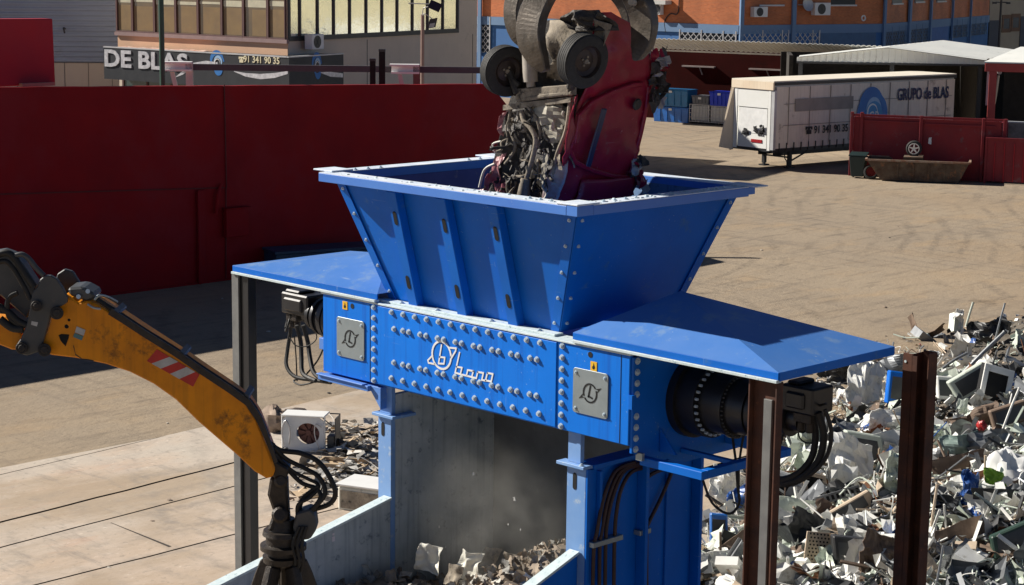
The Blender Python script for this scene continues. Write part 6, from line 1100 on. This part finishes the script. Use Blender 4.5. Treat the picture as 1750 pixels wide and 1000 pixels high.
o = g.build('loose_stones', [mat('stone_pale', (.5, .45, .38), None, .9), MATS['litter_dark'], mat('stone_brown', (.25, .19, .14), None, .9)], None); tag(o, 'small stones and chips scattered over the yard', 'stones', kind='stuff')
#MARK_PILE
# ------------------------------------------------------------------ SCRAP HEAP (right)
def hp(u, v):
    ub = 2.55+(v-27.5)*.325; vb = 43.5+(u-7.2)*1.0
    e = min(max((u-ub)/6.0, 0), 1); f = min(max((vb-v)/5.5, 0), 1); fr = min(max((v-23)/3, 0), 1)
    h = 1.6*(e*e*(3-2*e))**.8*(f*f*(3-2*f))*(.55+.45*fr)
    return h+.22*e*f*noise.noise(V((u*.7, v*.7, 3)))+.16*min(1, h)*noise.noise(V((u*2.1, v*2.1, 9)))
RH = V((cy, sy, 0))
def wp(u, v, z=0): return RH*u+FH*v+V((0, 0, z))
def onheap(x, y):
    r = ray(x, y); lo = 18.0; d = 20.0; prev = 20.0
    while d < 60:
        p = CAM+r*d; u, v = p.dot(RH), p.dot(FH)
        if p.z <= hp(u, v): break
        d += .15
    return CAM+r*d
g = MB(); nu, nv = 90, 110; vs = []
for j in range(nv+1):
    for i in range(nu+1): u, v = 1.5+16*i/nu, 22+28*j/nv; vs.append(wp(u, v, hp(u, v)-.12))
g.m = 0; g.add(vs, [(j*(nu+1)+i, j*(nu+1)+i+1, (j+1)*(nu+1)+i+1, (j+1)*(nu+1)+i) for j in range(nv) for i in range(nu)])
rr = random.Random(3)
hm = [mat('heap_shadow_base', (.16, .135, .105), (.06, .05, .04), .95, sc=5, bump=.03), mat('heap_white', (.80, .80, .76), (.66, .66, .62), .5, sc=3, dirt=(.40, .37, .30), dsc=6, dth=.58), mat('heap_greenish_white', (.58, .64, .55), (.45, .50, .43), .5, sc=3, dirt=(.2, .2, .15), dsc=5, dth=.6), mat('heap_grey', (.24, .25, .26), (.15, .16, .17), .45, .4, sc=4), mat('heap_dark', (.03, .032, .034), (.015, .015, .016), .5, sc=5), mat('heap_brown', (.20, .14, .10), (.12, .08, .055), .8, sc=5), mat('heap_blue', (.02, .07, .28), (.03, .10, .30), .4), mat('heap_rust', (.20, .08, .035), (.12, .05, .02), .8, sc=6), mat('heap_red', (.40, .02, .02), None, .4), mat('heap_tan', (.55, .44, .32), (.42, .33, .24), .8, sc=5)]  # mound colour is dark to stand in for shadows between the pieces
def rot_frame():
    a = V((rr.gauss(0, 1), rr.gauss(0, 1), rr.gauss(0, .55))).normalized(); t = V((rr.gauss(0, 1), rr.gauss(0, 1), rr.gauss(0, 1))); b = (t-a*t.dot(a)).normalized(); return a, b, a.cross(b)
def inheap():
    while True:
        y = 545+460*math.sqrt(rr.random()) if rr.random() < .7 else rr.uniform(530, 1050); x = rr.uniform(1180, 1790)
        p = onheap(x, y); u, v = p.dot(RH), p.dot(FH); ub = 2.35+(v-27.5)*.325; vb = 44+(u-7.2)
        if u > ub and v < vb and v > 22: return p, v
N_ = 2600
for k in range(N_):
    p, v = inheap(); a, b, c = rot_frame(); s_ = (.05+.55*rr.random()**2.0)*(.75+v/100)
    p = p+V((0, 0, rr.uniform(-.05, .16))); g.m = rr.choices([1, 2, 3, 4, 5, 6, 7, 8, 9], [38, 16, 17, 11, 7, 1.2, 3, .5, 6])[0]; q = rr.random()
    if q < .46: g.sheet(p-a*s_*.6-b*s_*.4, a*s_*1.3, b*s_*rr.uniform(.45, 1), 6, 5, s_*.26, k, .12, 1.3/s_, rr.choice([0, 0, s_*1.2, s_*2]))
    elif q < .56: L_ = min(1.0, s_*2.5); g.tube([p-a*L_*.5, p-a*L_*.2+b*L_*.3, p+a*L_*.1+c*L_*.2, p+a*L_*.4-b*L_*.2, p+a*L_*.6+c*L_*.1], rr.uniform(.006, .014), 5)
    elif q < .80:
        L_ = s_*rr.uniform(1.5, 4.2); L_ = min(L_, 1.2); r = rr.uniform(.006, .022); g.tube([p-a*L_*.5, p+b*L_*rr.uniform(-.12, .12), p+a*L_*.5+c*L_*rr.uniform(-.1, .1)], r, 5, rr.random() < .5)
    elif q < .9: g.obox(p-a*s_*.4-b*s_*.3, a*s_*.9, b*s_*.6, c*s_*rr.uniform(.06, .5))
    else: # angle profile
        L_ = s_*2.4; w_ = rr.uniform(.03, .08); g.obox(p-a*L_*.5, a*L_, b*w_, c*.008); g.obox(p-a*L_*.5+c*.009, a*L_, b*.008, c*w_)
for k in range(5200):
    p, v = inheap(); a, b, c = rot_frame(); s_ = .03+.09*rr.random()**2; p = p+V((0, 0, rr.uniform(-.1, .12))); g.m = rr.choices([1, 2, 3, 4, 5, 9, 7], [30, 12, 16, 8, 12, 14, 4])[0]
    if rr.random() < .6: g.sheet(p, a*s_*1.3, b*s_, 2, 2, s_*.3, k, .2, 1.5/s_)
    else: g.tube([p-a*s_, p+b*s_*.5, p+a*s_*2+c*s_*.4], rr.uniform(.004, .010), 4, False)
heap = g.build('scrap_heap', hm, None); tag(heap, 'tangled heap of white goods and torn sheet metal at the right', 'scrap heap', kind='stuff')
def hpt(x, y, up_=.15): return onheap(x, y)+V((0, 0, up_))
px = lambda p: (p-CAM).dot(FW)/FPX     # metres per pixel at p
def vecs(p, pxa, pya, pxb, pyb, da=0, db=0):
    k = px(p); return (RT*pxa-UP*pya)*k+FW*da, (RT*pxb-UP*pyb)*k+FW*db
def S_(kind, x, y, A, Bv, m, label, cat, amp=.1, da=0, db=0, nm=None, up_=.30):
    p = hpt(x, y, up_); a, b = vecs(p, A[0], A[1], Bv[0], Bv[1], da, db); o0 = p-a*.5-b*.5; n = a.cross(b).normalized(); n = n if n.dot(FW) < 0 else -n
    g = MB()
    if kind == 'sheet': g.sheet(o0, a, b, 12, 10, amp*max(a.length, b.length), hash(label) % 97 if False else len(label), .05, 2.2/max(a.length, .3)); o = g.build(nm or 'crumpled_sheet', m, None, solid=.012); tag(o, label, cat); return
    t = thing(nm or 'scrap_box', p, label, cat)
    if kind == 'box':
        d = -n*min(a.length, b.length)*.55; g.prism([o0, o0+a, o0+a+b, o0+b], d); g.build('casing', m, t, .02)
        q = MB(); ia, ib = a*.74, b*.68; q0 = o0+a*.12+b*.16+n*.004; q.prism([q0, q0+ia, q0+ia+ib, q0+ib], -n*.003); q.build('face_opening', m_hole if amp > .15 else m_grey_s, t)
    if kind == 'frame':
        w_ = .16
        for s0, s1, t0, t1 in ((0, 1, 0, w_), (0, 1, 1-w_, 1), (0, w_, w_, 1-w_), (1-w_, 1, w_, 1-w_)): g.prism([o0+a*s0+b*t0, o0+a*s1+b*t0, o0+a*s1+b*t1, o0+a*s0+b*t1], n*.05)
        g.build('frame', m, t, .006); q = MB(); q.prism([o0, o0+a, o0+a+b, o0+b], -n*.25); q.build('dark_back', m_hole, t)
    if kind == 'drum':
        c = p; R = max(a.length, b.length)/2; g.prism([c-a*.5-b*.5, c+a*.5-b*.5, c+a*.5+b*.5, c-a*.5+b*.5], -n*.25); g.build('panel', m, t, .03); q = MB(); q.lathe(c, n, [(0, R*.86), (.05, R*.82), (.07, R*.6), (.03, R*.55), (.0, R*.55)], 32); q.build('door_ring', m_lgrey, t, smooth=True); q = MB(); q.lathe(c, n, [(.004, R*.56), (.004, 0)], 24); q.build('drum_opening', m_hole, t)
    if kind == 'perf':
        g.prism([o0, o0+a, o0+a+b, o0+b], n*.012); g.build('board', m, t); q = MB(); w1_ = a.normalized()*.02
        for s_ in (0, 1): q.prism([o0+a*s_-w1_, o0+a*s_+w1_, o0+a*s_+b+w1_, o0+a*s_+b-w1_], n*.05)
        q.build('raised_edge', m, t); q = MB(); 
        for i in range(6):
            for j in range(12): q.cyl(o0+a*((i+.7+.3*(j % 2))/7)+b*((j+.6)/13)+n*.012, o0+a*((i+.7+.3*(j % 2))/7)+b*((j+.6)/13)+n*.0145, .014, n=8)
        q.build('holes', m_hole, t)
    if kind == 'ladder':
        g.prism([o0, o0+a, o0+a+b, o0+b], n*.03); g.build('tray', m, t); q = MB()
        for i in range(9): s_ = (i+.2)/9; q.prism([o0+a*s_+b*.25+n*.031, o0+a*(s_+.06)+b*.25+n*.031, o0+a*(s_+.06)+b*.8+n*.031, o0+a*s_+b*.8+n*.031], n*.004)
        q.build('slots', m_hole, t)
    if kind == 'blob': g.blob(p, a.length/2, a.length/2.6, b.length/2, .35, len(label), 24, 16, 2.5); g.build('body', m, t, smooth=True)
    return t
W1, W2, GR, DK, BR_, BL_, TN = hm[1], hm[2], hm[3], hm[4], hm[5], hm[6], hm[9]
S_('blob', 1715, 830, (110, 0), (0, 130), m_white, 'huge bulging white sack at the right edge of the heap', 'sack', nm='white_sack', up_=-.1)
S_('sheet', 1475, 690, (50, 20), (-20, 90), W1, 'tall folded white sheet below the far corner of the right hood', 'sheet metal', .16)
S_('sheet', 1440, 655, (60, -10), (10, 50), DK, 'dark crumpled panel at the back edge of the heap', 'sheet metal', .2)
S_('sheet', 1520, 590+60, (90, -8), (5, 30), GR, 'long crushed silver duct along the back of the heap', 'duct', .2)
S_('box', 1540, 690, (46, 6), (-6, 56), m_blue, 'open dark blue metal cabinet just left of the free-standing post', 'cabinet', .1, nm='blue_cabinet')
S_('sheet', 1525, 745, (75, -12), (0, 40), W1, 'pale dented box panel under the blue cabinet', 'panel', .12)
S_('sheet', 1490, 790, (150, -30), (10, 36), W1, 'long curved white cover stretching left of the free-standing post', 'cover', .12)
S_('box', 1480, 800, (60, 10), (10, 60), W2, 'dented white appliance shell in the middle of the heap', 'appliance shell', .1, nm='appliance_shell')
S_('sheet', 1452, 830, (70, 30), (-10, 100), W1, 'large torn white washing-machine panel right of the hood post', 'panel', .14)
S_('sheet', 1372, 780, (60, 10), (0, 90), W2, 'white dented tub wall behind the motor hoses', 'tub', .2)
S_('drum', 1345, 872, (62, 20), (-12, 62), W1, 'grey washing-machine front with round door opening, right of the hood post', 'washing machine', nm='washing_machine')
S_('frame', 1392, 860, (42, 10), (8, 44), TN, 'tilted square picture-tube frame beside the washing-machine front', 'frame', nm='screen_frame')
S_('ladder', 1430, 878, (75, -22), (5, 14), GR, 'slotted grey cable tray lying below the tilted frame', 'cable tray', nm='cable_tray')
S_('box', 1450, 905, (80, -46), (14, 24), TN, 'long open beige casing in the lower middle of the heap', 'casing', .1, nm='beige_casing')
S_('sheet', 1362, 895, (90, 12), (0, 24), W2, 'straight cream panel under the washing-machine front', 'panel', .05)
S_('sheet', 1380, 935, (60, 30), (-20, 48), DK, 'black bent plate right of the hood post near the bottom', 'plate', .1)
S_('perf', 1396, 985, (42, 4), (-10, 80), TN, 'yellowish perforated board standing at the bottom of the heap', 'perforated board', nm='perforated_board')
S_('box', 1455, 985, (60, 6), (6, 60), DK, 'black speckled box beside the yellowish perforated board', 'box', .1, nm='black_box')
S_('sheet', 1500, 985, (55, 20), (-12, 70), BR_, 'dark brown curved panel at the bottom left of the free-standing post', 'panel', .12)
S_('sheet', 1530, 850, (44, 4), (-16, 90), W2, 'frosted clear plastic sheet left of the free-standing post', 'plastic sheet', .14)
S_('sheet', 1570+70, 960, (80, -30), (10, 60), BR_, 'flat brown board leaning in the lower right of the heap', 'board', .03)
S_('sheet', 1700, 880, (80, 4), (4, 20), DK, 'long dark channel below the white sack', 'channel', .03)
S_('sheet', 1698, 850, (34, 8), (4, 26), mat('lime_green', (.16, .34, .015), None, .5), 'bright lime green flap beside the white sack', 'flap', .12, up_=.3)
S_('sheet', 1640, 790, (70, -8), (6, 34), mat('teal_grey', (.12, .20, .18), (.3, .36, .32), .4), 'glossy teal and white rounded cover left of the white sack', 'cover', .14)
S_('sheet', 1635, 822, (90, -22), (4, 24), BR_, 'wide brown lid under the teal cover', 'lid', .04)
S_('sheet', 1655, 870, (30, 4), (-6, 60), BL_, 'blue and white torn wrapper right of the free-standing post', 'wrapper', .2)
S_('frame', 1700, 690, (50, 14), (-14, 70), W1, 'white angular machine frame standing in the upper right of the heap', 'machine frame', nm='machine_frame')
S_('box', 1660, 680, (60, -36), (22, 34), W2, 'dented cream flat box slanting up beside the machine frame', 'flat box', .1, nm='cream_box')
S_('box', 1615, 690, (28, 2), (2, 40), W1, 'small white container with blue lid right of the post', 'container', .1, nm='small_container')
S_('sheet', 1665, 745, (70, -40), (14, 30), BR_, 'fluffy brown insulation strip running up the right of the heap', 'insulation', .25)
S_('box', 1725, 740, (60, -20), (10, 34), BR_, 'dusty brown suitcase-like case below the machine frame', 'case', .05, nm='brown_case')
S_('blob', 1676, 758, (18, 0), (0, 16), hm[8], 'small red ball lodged in the upper right of the heap', 'ball', nm='red_ball')
S_('sheet', 1690, 585, (70, -10), (6, 30), DK, 'black plastic sheet lying on top of the heap', 'plastic sheet', .25)
S_('sheet', 1636, 565, (14, 6), (-6, 30), W1, 'small white flap at the topmost left of the heap', 'flap', .2)
S_('sheet', 1240, 860, (60, 20), (-10, 60), W1, 'large white ragged sheet beneath the gearbox support frame', 'sheet', .2)
S_('box', 1228, 940, (30, 2), (0, 60), m_bluepl, 'glossy blue canister left of the hood post near the bottom', 'canister', .1, nm='blue_canister')
S_('sheet', 1255, 965, (50, -34), (10, 26), BR_, 'slanting brown board beside the blue canister', 'board', .04)
S_('sheet', 1215, 990, (60, -8), (0, 30), W1, 'pale curved lid at the very bottom left of the heap', 'lid', .1)
S_('sheet', 1265, 880, (40, -20), (6, 30), BL_, 'blue and white plastic bag left of the hood post', 'bag', .3)
S_('box', 1730, 960, (70, -30), (6, 40), mat('dark_green_plastic', (.02, .05, .035), None, .5), 'dark green crate at the lower right corner of the heap', 'crate', .1, nm='green_crate')
for k, (x0, y0, x1, y1, r, m_, lb) in enumerate(((1650, 575, 1662, 535, .03, W2, 'pale tube sticking up from the top left of the heap'), (1623, 588, 1680, 592, .035, DK, 'thick black pipe poking left from the top of the heap'), (1700, 600, 1716, 540, .02, GR, 'thin grey rod standing upright near the top of the heap'), (1712, 760, 1740, 690, .02, W1, 'white bent cable pipe right of the brown insulation'), (1290+60, 910, 1400, 890, .02, GR, 'grey rod lying across the cream panel'), (1610, 650, 1650, 625, .03, GR, 'grey tube leaning behind the free-standing post'), (1205, 870, 1275, 920, .03, DK, 'dark bar slanting left of the hood post'), (1590, 930, 1600, 860, .02, TN, 'light wooden stick right of the post'), (1640, 665, 1715, 590, .04, GR, 'long grey profile sloping up the right side of the heap'), (1520, 920, 1522, 990, .03, GR, 'short vertical pipe low down left of the post'))):
    a, b = hpt(x0, y0, .25), None; b = a+(RT*(x1-x0)-UP*(y1-y0))*px(a); g = MB(); g.tube([a, a.lerp(b, .5)+V((0, 0, .02)), b], r, 8); g.cyl(b, b+(b-a).normalized()*.02, r*1.2, n=8); o = g.build('scrap_pipe', m_, None, smooth=True); tag(o, lb, 'pipe')
# band of thin litter along the heap's edge on the ground
g = MB(); rr = random.Random(13)
for k in range(500):
    y = rr.uniform(610, 1000); xb = 1430-(y-640)*.65; x = xb+rr.gauss(0, 22); p = onz(x, y); s_ = rr.uniform(.02, .12); a = V((rr.gauss(0, 1), rr.gauss(0, 1), .1)).normalized(); b = V((-a.y, a.x, rr.gauss(0, .3))); g.m = rr.choice([0, 1, 2, 3, 0]); g.sheet(p+V((0, 0, .03)), a*s_*1.6, b*s_, 2, 2, s_*.3, k, .3, 8)
for k in range(260):
    x, y = rr.uniform(1420, 1650), rr.uniform(600, 660); p = onz(x, y); s_ = rr.uniform(.02, .10); a = V((rr.gauss(0, 1), rr.gauss(0, 1), .1)).normalized(); b = V((-a.y, a.x, rr.gauss(0, .3))); g.m = rr.choice([0, 1, 2, 3, 0]); g.sheet(p+V((0, 0, .03)), a*s_*2, b*s_, 2, 2, s_*.3, k, .3, 8)
o = g.build('scrap_crumbs', [W1, GR, BR_, TN], None); tag(o, 'small bits of scrap strewn on the dirt along the edge of the heap', 'scrap', kind='stuff')
